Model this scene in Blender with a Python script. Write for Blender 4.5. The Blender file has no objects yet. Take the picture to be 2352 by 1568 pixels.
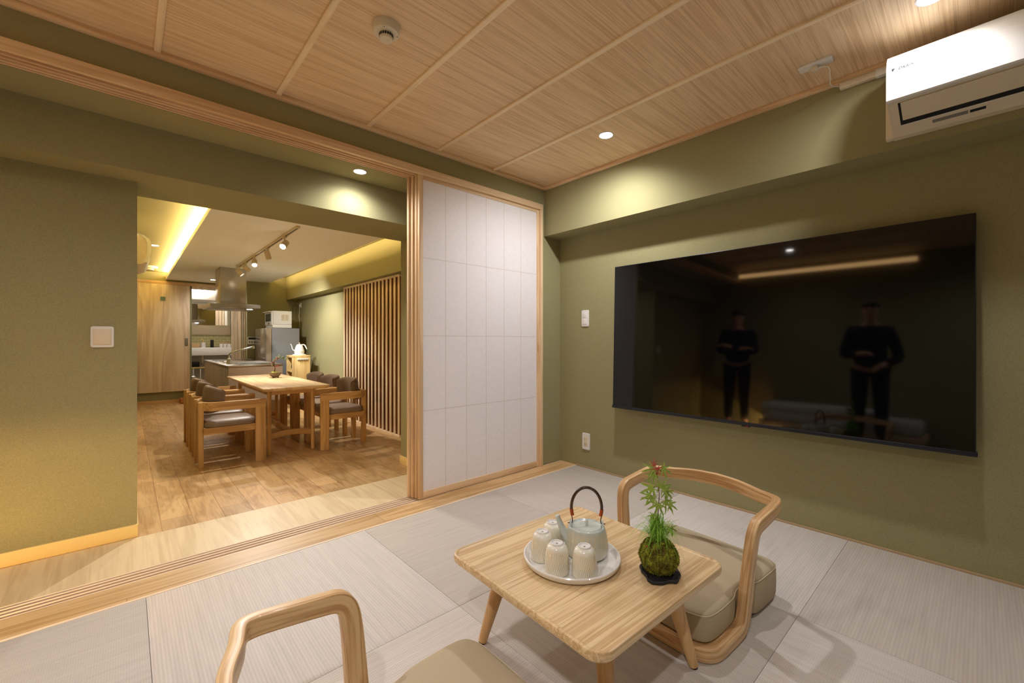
import bpy, bmesh, math, random
from mathutils import Vector, Matrix, Euler
random.seed(7)
PI = math.pi
C = bpy.context.scene.collection
S = bpy.context.scene

# ------------------------------------------------------------------ camera, world, exposure
cam_d = bpy.data.cameras.new('camera'); cam = bpy.data.objects.new('camera', cam_d); C.objects.link(cam)
cam.location = (0, 0, 1.08)
cam.rotation_euler = (PI/2, 0, math.radians(47.80 - 90))
cam_d.sensor_width = 36; cam_d.lens = 36*976/2352
cam_d.shift_y = -1.5/2352
cam_d.clip_start = 0.02; cam_d.clip_end = 60
S.camera = cam
w = bpy.data.worlds.new('world'); S.world = w; w.use_nodes = True
w.node_tree.nodes['Background'].inputs[0].default_value = (1.0, .9, .75, 1)
w.node_tree.nodes['Background'].inputs[1].default_value = 0.02
S.view_settings.view_transform = 'Standard'; S.view_settings.look = 'None'
S.view_settings.exposure = 1.40; S.view_settings.gamma = 1.0
S.view_settings.use_curve_mapping = False

WARM = (1.0, .96, .90); NEUT = (1.0, .98, .985); AMBER = (1.0, .62, .24)
COVE = (1.0, .72, .34)

def lamp(kind, name, loc, rot, energy, color, parent=None, **kw):
    d = bpy.data.lights.new(name, kind); d.energy = energy; d.color = color
    for k, v in kw.items(): setattr(d, k, v)
    o = bpy.data.objects.new(name, d); C.objects.link(o)
    o.location = loc; o.rotation_euler = rot
    if parent: o.parent = parent
    return o

# ------------------------------------------------------------------ materials
def lin(c):
    return tuple(((v/255)/12.92 if v/255 <= .04045 else ((v/255+.055)/1.055)**2.4) for v in c) + (1,)

def new_mat(name):
    m = bpy.data.materials.new(name); m.use_nodes = True
    nt = m.node_tree; b = nt.nodes['Principled BSDF']
    return m, nt, b

def plain(name, rgb, rough=.5, metal=0, spec=.5, bump=0, bscale=200, emit=None, estr=0, coat=0, aniso=None):
    m, nt, b = new_mat(name)
    b.inputs['Base Color'].default_value = lin(rgb)
    b.inputs['Roughness'].default_value = rough; b.inputs['Metallic'].default_value = metal
    b.inputs['Specular IOR Level'].default_value = spec
    b.inputs['Coat Weight'].default_value = coat
    if emit:
        b.inputs['Emission Color'].default_value = tuple(emit)+(1,); b.inputs['Emission Strength'].default_value = estr
    tc = nt.nodes.new('ShaderNodeTexCoord'); n = nt.nodes.new('ShaderNodeTexNoise')
    n.inputs['Scale'].default_value = bscale; n.inputs['Detail'].default_value = 3
    nt.links.new(tc.outputs['Object'], n.inputs['Vector'])
    if bump:
        bp = nt.nodes.new('ShaderNodeBump'); bp.inputs['Strength'].default_value = bump; bp.inputs['Distance'].default_value = .002
        nt.links.new(n.outputs['Fac'], bp.inputs['Height']); nt.links.new(bp.outputs['Normal'], b.inputs['Normal'])
    # slight tonal variation
    r = nt.nodes.new('ShaderNodeMix'); r.data_type = 'RGBA'
    c = lin(rgb); r.inputs['A'].default_value = tuple(x*.94 for x in c[:3])+(1,); r.inputs['B'].default_value = tuple(min(1, x*1.06) for x in c[:3])+(1,)
    nt.links.new(n.outputs['Fac'], r.inputs['Factor']); nt.links.new(r.outputs['Result'], b.inputs['Base Color'])
    return m

def wood(name, c1, c2, axis='X', rough=.45, fine=90, coarse=9, stretch=.04, contrast=.5, dark=None, coat=0, ring=True, bump=.08, uv=False):
    """long grained wood, grain running along the given object axis"""
    m, nt, b = new_mat(name); N = nt.nodes.new; L = nt.links.new
    tc = N('ShaderNodeTexCoord')
    oi = N('ShaderNodeObjectInfo'); vm = N('ShaderNodeVectorMath'); vm.operation = 'MULTIPLY_ADD'
    cmb = N('ShaderNodeCombineXYZ')
    for i in range(3): L(oi.outputs['Random'], cmb.inputs[i])
    vm.inputs[1].default_value = (7.3, 5.1, 9.7)
    L(cmb.outputs[0], vm.inputs[0]); L(tc.outputs['UV' if uv else 'Object'], vm.inputs[2])
    def noise(scale, st, det=4, dist=0.0):
        mp = N('ShaderNodeMapping'); s = [scale]*3; s['XYZ'.index(axis)] = scale*st
        mp.inputs['Scale'].default_value = s; L(vm.outputs[0], mp.inputs['Vector'])
        n = N('ShaderNodeTexNoise'); n.inputs['Scale'].default_value = 1; n.inputs['Detail'].default_value = det
        n.inputs['Distortion'].default_value = dist
        L(mp.outputs[0], n.inputs['Vector']); return n
    nf = noise(fine, stretch*.5, 5); nc = noise(coarse, stretch*2.2, 3, .6)
    # growth rings from the coarse field
    mu = N('ShaderNodeMath'); mu.operation = 'MULTIPLY'; mu.inputs[1].default_value = 26.0; L(nc.outputs['Fac'], mu.inputs[0])
    sn = N('ShaderNodeMath'); sn.operation = 'SINE'; L(mu.outputs[0], sn.inputs[0])
    a = N('ShaderNodeMath'); a.operation = 'MULTIPLY_ADD'; a.inputs[1].default_value = .16 if ring else .03; a.inputs[2].default_value = 0
    L(sn.outputs[0], a.inputs[0])
    ad = N('ShaderNodeMath'); ad.operation = 'MULTIPLY_ADD'; ad.inputs[1].default_value = .9
    L(nf.outputs['Fac'], ad.inputs[0]); L(a.outputs[0], ad.inputs[2])
    a2 = N('ShaderNodeMath'); a2.operation = 'MULTIPLY_ADD'; a2.inputs[1].default_value = .5; L(nc.outputs['Fac'], a2.inputs[0]); L(ad.outputs[0], a2.inputs[2])
    rp = N('ShaderNodeValToRGB'); rp.color_ramp.elements[0].position = .70-.25*contrast-.05; rp.color_ramp.elements[1].position = .70+.25*contrast-.05
    rp.color_ramp.elements[0].color = lin(c1); rp.color_ramp.elements[1].color = lin(c2)
    L(a2.outputs[0], rp.inputs['Fac']); L(rp.outputs['Color'], b.inputs['Base Color'])
    b.inputs['Roughness'].default_value = rough; b.inputs['Coat Weight'].default_value = coat; b.inputs['Specular IOR Level'].default_value = .35
    if bump:
        bp = N('ShaderNodeBump'); bp.inputs['Strength'].default_value = bump; bp.inputs['Distance'].default_value = .001
        L(nf.outputs['Fac'], bp.inputs['Height']); L(bp.outputs['Normal'], b.inputs['Normal'])
    m['ramp'] = 1
    return m

def add_planks(m, length_axis, width, length, seam=(120, 90, 60), tone=.16, seam_w=.0035):
    """board pattern over a wood material: per-board tone, shifted grain and thin seams"""
    nt = m.node_tree; N = nt.nodes.new; L = nt.links.new
    b = nt.nodes['Principled BSDF']; src = b.inputs['Base Color'].links[0].from_socket
    tc = N('ShaderNodeTexCoord'); mp = N('ShaderNodeMapping')
    if length_axis == 'Y': mp.inputs['Rotation'].default_value = (0, 0, -PI/2)
    L(tc.outputs['Object'], mp.inputs['Vector'])
    br = N('ShaderNodeTexBrick'); br.offset = .37; br.offset_frequency = 2
    br.inputs['Scale'].default_value = 1; br.inputs['Brick Width'].default_value = length; br.inputs['Row Height'].default_value = width
    br.inputs['Mortar Size'].default_value = seam_w; br.inputs['Mortar Smooth'].default_value = .2; br.inputs['Bias'].default_value = 0
    br.inputs['Color1'].default_value = (1-tone, 1-tone, 1-tone, 1); br.inputs['Color2'].default_value = (1, 1, 1, 1); br.inputs['Mortar'].default_value = (.62, .55, .45, 1)
    L(mp.outputs[0], br.inputs['Vector'])
    mx = N('ShaderNodeMix'); mx.data_type = 'RGBA'; mx.blend_type = 'MULTIPLY'; mx.inputs['Factor'].default_value = 1
    L(src, mx.inputs['A']); L(br.outputs['Color'], mx.inputs['B']); L(mx.outputs['Result'], b.inputs['Base Color'])
    return m

def wallpaper(name, rgb):
    m, nt, b = new_mat(name); N = nt.nodes.new; L = nt.links.new
    tc = N('ShaderNodeTexCoord'); n = N('ShaderNodeTexNoise'); n.inputs['Scale'].default_value = 260; n.inputs['Detail'].default_value = 4
    L(tc.outputs['Object'], n.inputs['Vector'])
    rp = N('ShaderNodeValToRGB'); c = lin(rgb)
    rp.color_ramp.elements[0].position = .3; rp.color_ramp.elements[1].position = .7
    rp.color_ramp.elements[0].color = tuple(x*.86 for x in c[:3])+(1,); rp.color_ramp.elements[1].color = tuple(x*1.12 for x in c[:3])+(1,)
    L(n.outputs['Fac'], rp.inputs['Fac']); L(rp.outputs['Color'], b.inputs['Base Color'])
    b.inputs['Roughness'].default_value = .85; b.inputs['Specular IOR Level'].default_value = .1
    bp = N('ShaderNodeBump'); bp.inputs['Strength'].default_value = .25; bp.inputs['Distance'].default_value = .001
    L(n.outputs['Fac'], bp.inputs['Height']); L(bp.outputs['Normal'], b.inputs['Normal'])
    return m

def tatami(name, rgb, axis):
    """woven mat: ribs running along the axis, cross weave and fine flecks"""
    m, nt, b = new_mat(name); N = nt.nodes.new; L = nt.links.new
    tc = N('ShaderNodeTexCoord'); sp = N('ShaderNodeSeparateXYZ'); L(tc.outputs['Object'], sp.inputs[0])
    def stripes(out, freq):
        mu = N('ShaderNodeMath'); mu.operation = 'MULTIPLY'; mu.inputs[1].default_value = freq*2*PI; L(out, mu.inputs[0])
        s = N('ShaderNodeMath'); s.operation = 'SINE'; L(mu.outputs[0], s.inputs[0]); return s
    across = sp.outputs['Y'] if axis == 'X' else sp.outputs['X']
    along = sp.outputs['X'] if axis == 'X' else sp.outputs['Y']
    s1 = stripes(across, 95); s2 = stripes(along, 150)
    n = N('ShaderNodeTexNoise'); n.inputs['Scale'].default_value = 420; n.inputs['Detail'].default_value = 2
    L(tc.outputs['Object'], n.inputs['Vector'])
    n2 = N('ShaderNodeTexNoise'); mp = N('ShaderNodeMapping'); sc = [60, 60, 60]; sc[0 if axis == 'X' else 1] = 3
    mp.inputs['Scale'].default_value = sc; L(tc.outputs['Object'], mp.inputs['Vector']); L(mp.outputs[0], n2.inputs['Vector']); n2.inputs['Scale'].default_value = 1
    a = N('ShaderNodeMath'); a.operation = 'MULTIPLY_ADD'; a.inputs[1].default_value = .085; a.inputs[2].default_value = 0; L(s1.outputs[0], a.inputs[0])
    a2 = N('ShaderNodeMath'); a2.operation = 'MULTIPLY_ADD'; a2.inputs[1].default_value = .06; L(s2.outputs[0], a2.inputs[0]); L(a.outputs[0], a2.inputs[2])
    a3 = N('ShaderNodeMath'); a3.operation = 'MULTIPLY_ADD'; a3.inputs[1].default_value = .7; L(n.outputs['Fac'], a3.inputs[0]); L(a2.outputs[0], a3.inputs[2])
    a4 = N('ShaderNodeMath'); a4.operation = 'MULTIPLY_ADD'; a4.inputs[1].default_value = .5; L(n2.outputs['Fac'], a4.inputs[0]); L(a3.outputs[0], a4.inputs[2])
    rp = N('ShaderNodeValToRGB'); c = lin(rgb)
    rp.color_ramp.elements[0].position = .25; rp.color_ramp.elements[1].position = .95
    rp.color_ramp.elements[0].color = tuple(x*.78 for x in c[:3])+(1,); rp.color_ramp.elements[1].color = tuple(min(1, x*1.2) for x in c[:3])+(1,)
    L(a4.outputs[0], rp.inputs['Fac']); L(rp.outputs['Color'], b.inputs['Base Color'])
    b.inputs['Roughness'].default_value = .65; b.inputs['Specular IOR Level'].default_value = .3
    bp = N('ShaderNodeBump'); bp.inputs['Strength'].default_value = .5; bp.inputs['Distance'].default_value = .0012
    L(a2.outputs[0], bp.inputs['Height']); L(bp.outputs['Normal'], b.inputs['Normal'])
    return m

def striped(name, ca, cb, n, twist=0, rough=.2, zfade=None):
    """glazed ceramic with fine stripes running up the sides"""
    m, nt, b = new_mat(name); N = nt.nodes.new; L = nt.links.new
    tc = N('ShaderNodeTexCoord'); sp = N('ShaderNodeSeparateXYZ'); L(tc.outputs['Object'], sp.inputs[0])
    at = N('ShaderNodeMath'); at.operation = 'ARCTAN2'; L(sp.outputs['Y'], at.inputs[0]); L(sp.outputs['X'], at.inputs[1])
    tw = N('ShaderNodeMath'); tw.operation = 'MULTIPLY_ADD'; tw.inputs[1].default_value = twist; L(sp.outputs['Z'], tw.inputs[0]); L(at.outputs[0], tw.inputs[2])
    mu = N('ShaderNodeMath'); mu.operation = 'MULTIPLY'; mu.inputs[1].default_value = n; L(tw.outputs[0], mu.inputs[0])
    s = N('ShaderNodeMath'); s.operation = 'SINE'; L(mu.outputs[0], s.inputs[0])
    rp = N('ShaderNodeMapRange'); rp.inputs['From Min'].default_value = -.7; rp.inputs['From Max'].default_value = .5; L(s.outputs[0], rp.inputs['Value'])
    geo = N('ShaderNodeMapRange'); geo.inputs['From Min'].default_value = zfade[0]; geo.inputs['From Max'].default_value = zfade[1]; L(sp.outputs['Z'], geo.inputs['Value'])
    mxx = N('ShaderNodeMath'); mxx.operation = 'MAXIMUM'; L(rp.outputs[0], mxx.inputs[0]); L(geo.outputs[0], mxx.inputs[1])
    mx = N('ShaderNodeMix'); mx.data_type = 'RGBA'; mx.inputs['A'].default_value = lin(ca); mx.inputs['B'].default_value = lin(cb)
    L(mxx.outputs[0], mx.inputs['Factor']); L(mx.outputs['Result'], b.inputs['Base Color'])
    b.inputs['Roughness'].default_value = rough; b.inputs['Coat Weight'].default_value = .3
    return m

M = {}
M['wall'] = wallpaper('olive_wallpaper', (156, 150, 112))
M['cwood'] = wood('ceiling_veneer', (210, 177, 138), (238, 211, 174), 'X', rough=.6, fine=230, coarse=40, stretch=.02, contrast=.6, ring=False, bump=0)
M['batten'] = wood('batten_wood', (240, 216, 180), (250, 230, 198), 'Y', rough=.5, contrast=.6, bump=0)
M['hinokiX'] = wood('cypress_x', (214, 178, 138), (234, 204, 166), 'X', rough=.5, contrast=.6)
M['hinokiY'] = wood('cypress_y', (214, 178, 138), (234, 204, 166), 'Y', rough=.5, contrast=.6)
M['hinokiZ'] = wood('cypress_z', (216, 182, 142), (236, 208, 170), 'Z', rough=.5, contrast=.6)
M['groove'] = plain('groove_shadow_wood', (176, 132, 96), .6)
M['oakstripX'] = add_planks(wood('border_board', (196, 155, 104), (222, 185, 135), 'X', rough=.4, contrast=.6), 'X', .2, 1.82, seam_w=.002)
M['sill'] = wood('threshold_board', (214, 190, 150), (228, 207, 168), 'Y', rough=.4, contrast=.7, coarse=9)
M['floor'] = add_planks(wood('dining_floor_wood', (188, 146, 96), (219, 180, 128), 'Y', rough=.33, contrast=.9, coarse=7, stretch=.12), 'Y', .15, .91, tone=.24, seam_w=.003)
M['pale'] = plain('pale_edge', (235, 215, 190), .5)
M['tatL'] = tatami('tatami_sheen_light_y', (212, 204, 198), 'Y'); M['tatLx'] = tatami('tatami_sheen_light_x', (210, 202, 196), 'X')  # sheen of the weave direction put into the base colour, brighter mats
M['tatD'] = tatami('tatami_sheen_dark_x', (194, 185, 177), 'X'); M['tatDy'] = tatami('tatami_sheen_dark_y', (194, 185, 177), 'Y')  # same weave sheen as base colour, duller mats
M['walltrim'] = plain('wall_edge_trim', (176, 148, 112), .6)
M['edge'] = plain('mat_edge', (130, 116, 98), .9)
M['white'] = plain('white_plastic', (232, 231, 229), .35)
M['cream'] = plain('cream_plastic', (226, 214, 192), .4)
M['wceil'] = plain('white_ceiling', (250, 247, 242), .8, bump=.1)
M['paper'] = plain('shoji_paper', (242, 237, 240), .55, bump=.05, bscale=60)
M['kumiko'] = plain('lattice_line', (222, 214, 208), .6)
M['black'] = plain('black_plastic', (18, 19, 22), .3)
M['navy'] = plain('tv_bezel', (30, 34, 44), .35, metal=.3)
M['screen'] = plain('tv_glass', (3, 3, 4), .045, spec=.5)
M['darkslot'] = plain('dark_opening', (12, 12, 13), .6)
M['steel'] = plain('brushed_steel', (190, 186, 178), .28, metal=1)
M['chrome'] = plain('chrome', (225, 225, 225), .08, metal=1)
M['ash'] = add_planks(wood('ash_wood', (206, 168, 120), (238, 210, 166), 'X', rough=.35, fine=240, coarse=44, contrast=.95, stretch=.014, coat=.15, bump=.02), 'X', .098, 1.9, tone=.12, seam_w=.0004)
M['ashY'] = wood('ash_wood_y', (196, 150, 97), (226, 188, 136), 'Y', rough=.35, fine=70, coarse=10, contrast=.8, coat=.15)
M['ashZ'] = wood('ash_wood_z', (198, 152, 98), (228, 188, 134), 'Z', rough=.35, fine=70, coarse=10, contrast=.9, coat=.15)
M['zaisu'] = wood('bentwood', (192, 146, 96), (232, 196, 148), 'X', rough=.38, fine=190, coarse=34, contrast=.8, stretch=.03, coat=.1, uv=True)
M['oak'] = wood('teak_oak', (196, 148, 90), (226, 182, 124), 'X', rough=.4, contrast=.8)
M['oakZ'] = wood('teak_oak_z', (198, 150, 90), (228, 184, 124), 'Z', rough=.4, contrast=.8)
M['oakY'] = wood('teak_oak_y', (214, 176, 126), (236, 204, 158), 'Y', rough=.35, contrast=.7)
M['cushion'] = plain('linen_cushion', (186, 170, 142), .9, bump=.35, bscale=700)
M['piping'] = plain('cushion_piping', (206, 190, 160), .8)
M['leather'] = plain('brown_leather', (124, 102, 84), .42, bump=.1, bscale=300)
M['leather2'] = plain('seat_leather', (142, 122, 106), .4, bump=.1, bscale=300)
M['tray'] = plain('white_ceramic', (240, 238, 236), .2, coat=.3)
M['cup'] = striped('cup_glaze', (222, 206, 172), (246, 243, 230), 42, 6, .15, (.070, .082))
M['pot'] = striped('teapot_glaze', (226, 206, 166), (198, 206, 202), 62, 0, .12, (.085, .10))
M['potplain'] = plain('celadon_glaze', (208, 216, 212), .12, coat=.4)
M['rattan'] = plain('brown_handle', (66, 40, 24), .25, coat=.5)
M['copper'] = plain('copper_wrap', (176, 84, 40), .3, metal=.6)
M['wire'] = plain('dark_wire', (50, 36, 30), .4, metal=.7)
M['slate'] = plain('slate_black', (34, 33, 36), .6, bump=.5, bscale=60)
def moss_mat():
    m, nt, b = new_mat('moss'); N = nt.nodes.new; L = nt.links.new
    tc = N('ShaderNodeTexCoord'); n = N('ShaderNodeTexNoise'); n.inputs['Scale'].default_value = 55; n.inputs['Detail'].default_value = 5
    L(tc.outputs['Object'], n.inputs['Vector'])
    rp = N('ShaderNodeValToRGB'); e = rp.color_ramp.elements
    e[0].position = .32; e[0].color = lin((96, 76, 28)); e[1].position = .7; e[1].color = lin((186, 186, 62))
    x = rp.color_ramp.elements.new(.5); x.color = lin((130, 126, 36))
    L(n.outputs['Fac'], rp.inputs['Fac']); L(rp.outputs['Color'], b.inputs['Base Color']); b.inputs['Roughness'].default_value = .9
    return m
M['moss'] = moss_mat()
M['grass'] = plain('grass_blade', (132, 182, 58), .5, spec=.3)
M['leaf'] = plain('maple_leaf', (158, 182, 82), .5, spec=.3)
M['redleaf'] = plain('red_leaf', (205, 96, 80), .5)
M['bonsaileaf'] = plain('bonsai_leaf', (104, 122, 74), .6)
M['stem'] = plain('plant_stem', (104, 84, 50), .6)
M['lit'] = plain('lit_diffuser', (255, 255, 255), .4, emit=(1, .96, .9), estr=18)
M['litw'] = plain('lit_diffuser_warm', (255, 255, 255), .4, emit=(1, .9, .74), estr=14)
M['spothead'] = plain('spot_head_cream', (214, 196, 160), .45)
M['darktrack'] = plain('track_channel', (52, 40, 30), .5)
M['gold'] = plain('baseboard_glow_gold', (240, 212, 140), .5)  # amber glow put into the baseboard colour; plain gold on the pump
M['base'] = wood('baseboard_wood', (206, 160, 104), (224, 182, 126), 'X', rough=.45)
M['maple'] = wood('sliding_panel_veneer', (212, 188, 158), (234, 214, 188), 'Z', rough=.5, fine=40, coarse=6, contrast=.8)
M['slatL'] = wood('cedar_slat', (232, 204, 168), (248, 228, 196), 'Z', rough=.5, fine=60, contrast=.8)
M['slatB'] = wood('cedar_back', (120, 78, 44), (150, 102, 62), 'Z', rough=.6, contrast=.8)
M['island'] = wood('taupe_laminate', (134, 120, 102), (152, 138, 118), 'Z', rough=.4, contrast=.7)
M['islandf'] = plain('taupe_front', (176, 156, 134), .4)
M['fridge'] = plain('fridge_grey', (132, 134, 138), .4)
M['fridgef'] = plain('fridge_glass_front', (168, 152, 134), .12, coat=.5)
M['pine'] = wood('pine_board', (220, 186, 122), (238, 208, 150), 'Z', rough=.45, contrast=.7)
M['mirror'] = plain('mirror_glass', (235, 235, 232), .02, metal=1)
M['beige'] = plain('beige_panel', (206, 192, 168), .5)
M['dim'] = plain('washroom_wall', (226, 220, 208), .7)
M['dark'] = plain('dark_cavity', (92, 74, 56), .7)
M['kraft'] = plain('kraft_paper', (206, 168, 120), .8)
M['green'] = plain('green_sign', (120, 140, 118), .6)
M['grey'] = plain('grey_plate', (128, 124, 118), .4)
M['clay'] = plain('clay_pot', (122, 108, 94), .7, bump=.3)
M['red'] = plain('red_berry', (176, 38, 26), .35)
M['stepwood'] = wood('step_wood', (160, 96, 46), (188, 120, 64), 'X', rough=.5)
M['text'] = plain('grey_print', (120, 122, 128), .5)
M['darkcloth'] = plain('dark_cloth', (24, 26, 34), .9)
M['skin'] = plain('skin', (196, 148, 122), .55)
M['hair'] = plain('black_hair', (22, 18, 16), .6)
M['linen'] = plain('white_bed_linen', (224, 222, 218), .9)
def tile_mat():
    m, nt, b = new_mat('subway_tile'); N = nt.nodes.new; L = nt.links.new
    tc = N('ShaderNodeTexCoord'); mp = N('ShaderNodeMapping'); mp.inputs['Rotation'].default_value = (PI/2, 0, 0); L(tc.outputs['Object'], mp.inputs['Vector'])
    br = N('ShaderNodeTexBrick'); br.inputs['Scale'].default_value = 1; br.inputs['Brick Width'].default_value = .105; br.inputs['Row Height'].default_value = .052
    br.inputs['Mortar Size'].default_value = .003; br.inputs['Color1'].default_value = lin((200, 190, 140)); br.inputs['Color2'].default_value = lin((192, 184, 138)); br.inputs['Mortar'].default_value = lin((235, 228, 204))
    L(mp.outputs[0], br.inputs['Vector']); L(br.outputs['Color'], b.inputs['Base Color']); b.inputs['Roughness'].default_value = .12
    return m
M['tile'] = tile_mat()

# ------------------------------------------------------------------ mesh helpers
def box(bm, x0, x1, y0, y1, z0, z1, bev=0, seg=2):
    v = [bm.verts.new(p) for p in ((x0,y0,z0),(x1,y0,z0),(x1,y1,z0),(x0,y1,z0),(x0,y0,z1),(x1,y0,z1),(x1,y1,z1),(x0,y1,z1))]
    fs = [bm.faces.new([v[i] for i in q]) for q in ((3,2,1,0),(4,5,6,7),(0,1,5,4),(1,2,6,5),(2,3,7,6),(3,0,4,7))]
    if bev:
        es = list({e for f in fs for e in f.edges})
        bmesh.ops.bevel(bm, geom=es, offset=bev, segments=seg, affect='EDGES', profile=.5)
    return v

def lathe(bm, prof, n=48, center=(0, 0, 0), rmod=None, cap=True):
    rings = []
    for j, (r, z) in enumerate(prof):
        if r < 1e-6:
            rings.append([bm.verts.new((center[0], center[1], center[2]+z))]); continue
        ring = []
        for i in range(n):
            a = 2*PI*i/n; rr = r*(rmod(a, z, j) if rmod else 1)
            ring.append(bm.verts.new((center[0]+rr*math.cos(a), center[1]+rr*math.sin(a), center[2]+z)))
        rings.append(ring)
    for a, b in zip(rings, rings[1:]):
        if len(a) == 1 and len(b) == 1: continue
        for i in range(n):
            k = (i+1) % n
            if len(a) == 1: bm.faces.new((a[0], b[k], b[i])) if False else bm.faces.new((a[0], b[i], b[k]))
            elif len(b) == 1: bm.faces.new((a[i], b[0], a[k]))
            else: bm.faces.new((a[i], a[k], b[k], b[i]))
    return rings

def tube(bm, pts, r, n=10, cap=True):
    """round tube along points; r number or list"""
    pts = [Vector(p) for p in pts]; rs = r if isinstance(r, (list, tuple)) else [r]*len(pts)
    prev = None; rings = []
    for i, p in enumerate(pts):
        t = (pts[min(i+1, len(pts)-1)]-pts[max(i-1, 0)]).normalized()
        if prev is None:
            u = t.orthogonal().normalized()
        else:
            u = (prev - t*prev.dot(t));
            u = u.normalized() if u.length > 1e-6 else t.orthogonal().normalized()
        prev = u; v = t.cross(u)
        rings.append([bm.verts.new(p+(u*math.cos(2*PI*k/n)+v*math.sin(2*PI*k/n))*rs[i]) for k in range(n)])
    for a, b in zip(rings, rings[1:]):
        for k in range(n): bm.faces.new((a[k], a[(k+1) % n], b[(k+1) % n], b[k]))
    if cap:
        bm.faces.new(list(reversed(rings[0]))); bm.faces.new(rings[-1])

def cyl(bm, p0, p1, r0, r1=None, n=24):
    tube(bm, [p0, p1], [r0, r0 if r1 is None else r1], n)

def sweep(bm, pts, n1s, n2s, secs, closed=True):
    """rectangular bevelled section swept along points with given frames; secs=(half n1, half n2)"""
    rings = []
    for p, a, b, (h1, h2) in zip(pts, n1s, n2s, secs):
        c = min(h1, h2)*.26; prof = [(h1-c, -h2), (h1-c*.3, -h2+c*.3), (h1, -h2+c), (h1, h2-c), (h1-c*.3, h2-c*.3), (h1-c, h2), (-h1+c, h2), (-h1+c*.3, h2-c*.3), (-h1, h2-c), (-h1, -h2+c), (-h1+c*.3, -h2+c*.3), (-h1+c, -h2)]
        rings.append([bm.verts.new(Vector(p)+Vector(a)*u+Vector(b)*v) for u, v in prof])
    m = len(rings[0]); k = len(rings); uvl = bm.loops.layers.uv.verify()
    ds = [0.0]
    for i in range(1, k+1): ds.append(ds[-1]+(Vector(pts[i % k])-Vector(pts[i-1])).length)
    h1, h2 = secs[0]; c = min(h1, h2)*.38
    vs = [0]
    ring0 = [v.co.copy() for v in rings[0]]
    for q in range(m): vs.append(vs[-1]+(ring0[(q+1) % m]-ring0[q]).length)
    for i in range(k if closed else k-1):
        a = rings[i]; b = rings[(i+1) % k]
        for q in range(m):
            f = bm.faces.new((a[q], a[(q+1) % m], b[(q+1) % m], b[q]))
            for lp, uv in zip(f.loops, ((ds[i], vs[q]), (ds[i], vs[q+1]), (ds[i+1], vs[q+1]), (ds[i+1], vs[q]))): lp[uvl].uv = uv
    if not closed:
        bm.faces.new(list(reversed(rings[0]))); bm.faces.new(rings[-1])

def rrect(w, d, r, n=6):
    out = []
    for cx, cy, a0 in ((w/2-r, d/2-r, 0), (-w/2+r, d/2-r, 90), (-w/2+r, -d/2+r, 180), (w/2-r, -d/2+r, 270)):
        for i in range(n+1):
            a = math.radians(a0+90*i/n); out.append((cx+r*math.cos(a), cy+r*math.sin(a)))
    return out

def loft(bm, loops, cap0=True, cap1=True):
    """loops: list of lists of 3D points with equal count"""
    rs = [[bm.verts.new(p) for p in lp] for lp in loops]
    n = len(rs[0])
    for a, b in zip(rs, rs[1:]):
        for i in range(n): bm.faces.new((a[i], a[(i+1) % n], b[(i+1) % n], b[i]))
    if cap0: bm.faces.new(list(reversed(rs[0])))
    if cap1: bm.faces.new(rs[-1])
    return rs

def plate(bm, outline, z0, z1, edge=.0, seg=3):
    """flat plate with rounded rim from a 2D outline (CCW)"""
    def off(o, d):
        n = len(o); res = []
        for i in range(n):
            p0 = Vector(o[i-1]); p1 = Vector(o[i]); p2 = Vector(o[(i+1) % n])
            t = (p2-p0).normalized(); nn = Vector((t.y, -t.x)); res.append((p1.x-nn.x*d, p1.y-nn.y*d))
        return res
    loops = []
    if edge:
        for k in range(seg+1):
            a = PI/2*k/seg; loops.append([(x, y, z0+edge*(1-math.sin(a))) for x, y in off(outline, edge*(1-math.cos(a)))][:])
        loops = [[(x, y, z0+edge-edge*math.cos(PI/2*k/seg)) for x, y in off(outline, edge*(1-math.sin(PI/2*k/seg)))] for k in range(seg+1)]
        loops += [[(x, y, z1-edge+edge*math.sin(PI/2*k/seg)) for x, y in off(outline, edge*(1-math.cos(PI/2*k/seg)))] for k in range(seg+1)]
    else:
        loops = [[(x, y, z0) for x, y in outline], [(x, y, z1) for x, y in outline]]
    loft(bm, loops)

def obj(name, bm, mat, parent=None, smooth=True, angle=35, loc=None, kind=None):
    bmesh.ops.recalc_face_normals(bm, faces=bm.faces)
    me = bpy.data.meshes.new(name); bm.to_mesh(me); bm.free()
    me.materials.append(M[mat] if isinstance(mat, str) else mat)
    if smooth:
        me.shade_smooth(); me.set_sharp_from_angle(angle=math.radians(angle))
    o = bpy.data.objects.new(name, me); C.objects.link(o)
    if parent: o.parent = parent
    if loc: o.location = loc
    if kind: o['kind'] = kind
    return o

def B(*a, **k):
    bm = bmesh.new(); box(bm, *a, **k); return bm

def struct(name, bm, mat, parent=None, **k):
    o = obj(name, bm, mat, parent, **k)
    if parent is None: o['kind'] = 'structure'
    return o

def thing(name, label, cat, loc=(0, 0, 0), rotz=0, group=None):
    o = bpy.data.objects.new(name, None); C.objects.link(o); o.empty_display_size = .05
    o.location = loc; o.rotation_euler = (0, 0, rotz); o['label'] = label; o['category'] = cat
    if group: o['group'] = group
    return o

def tag(o, label, cat, group=None):
    o['label'] = label; o['category'] = cat
    if group: o['group'] = group
    return o

def dup(root, loc, rotz, label, group=None):
    def cp(o, parent):
        c = o.copy(); C.objects.link(c); c.parent = parent
        for ch in [x for x in bpy.data.objects if x.parent == o]: cp(ch, c)
        return c
    r = cp(root, None); r.location = loc; r.rotation_euler = (0, 0, rotz); r['label'] = label
    if group: r['group'] = group
    return r

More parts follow.
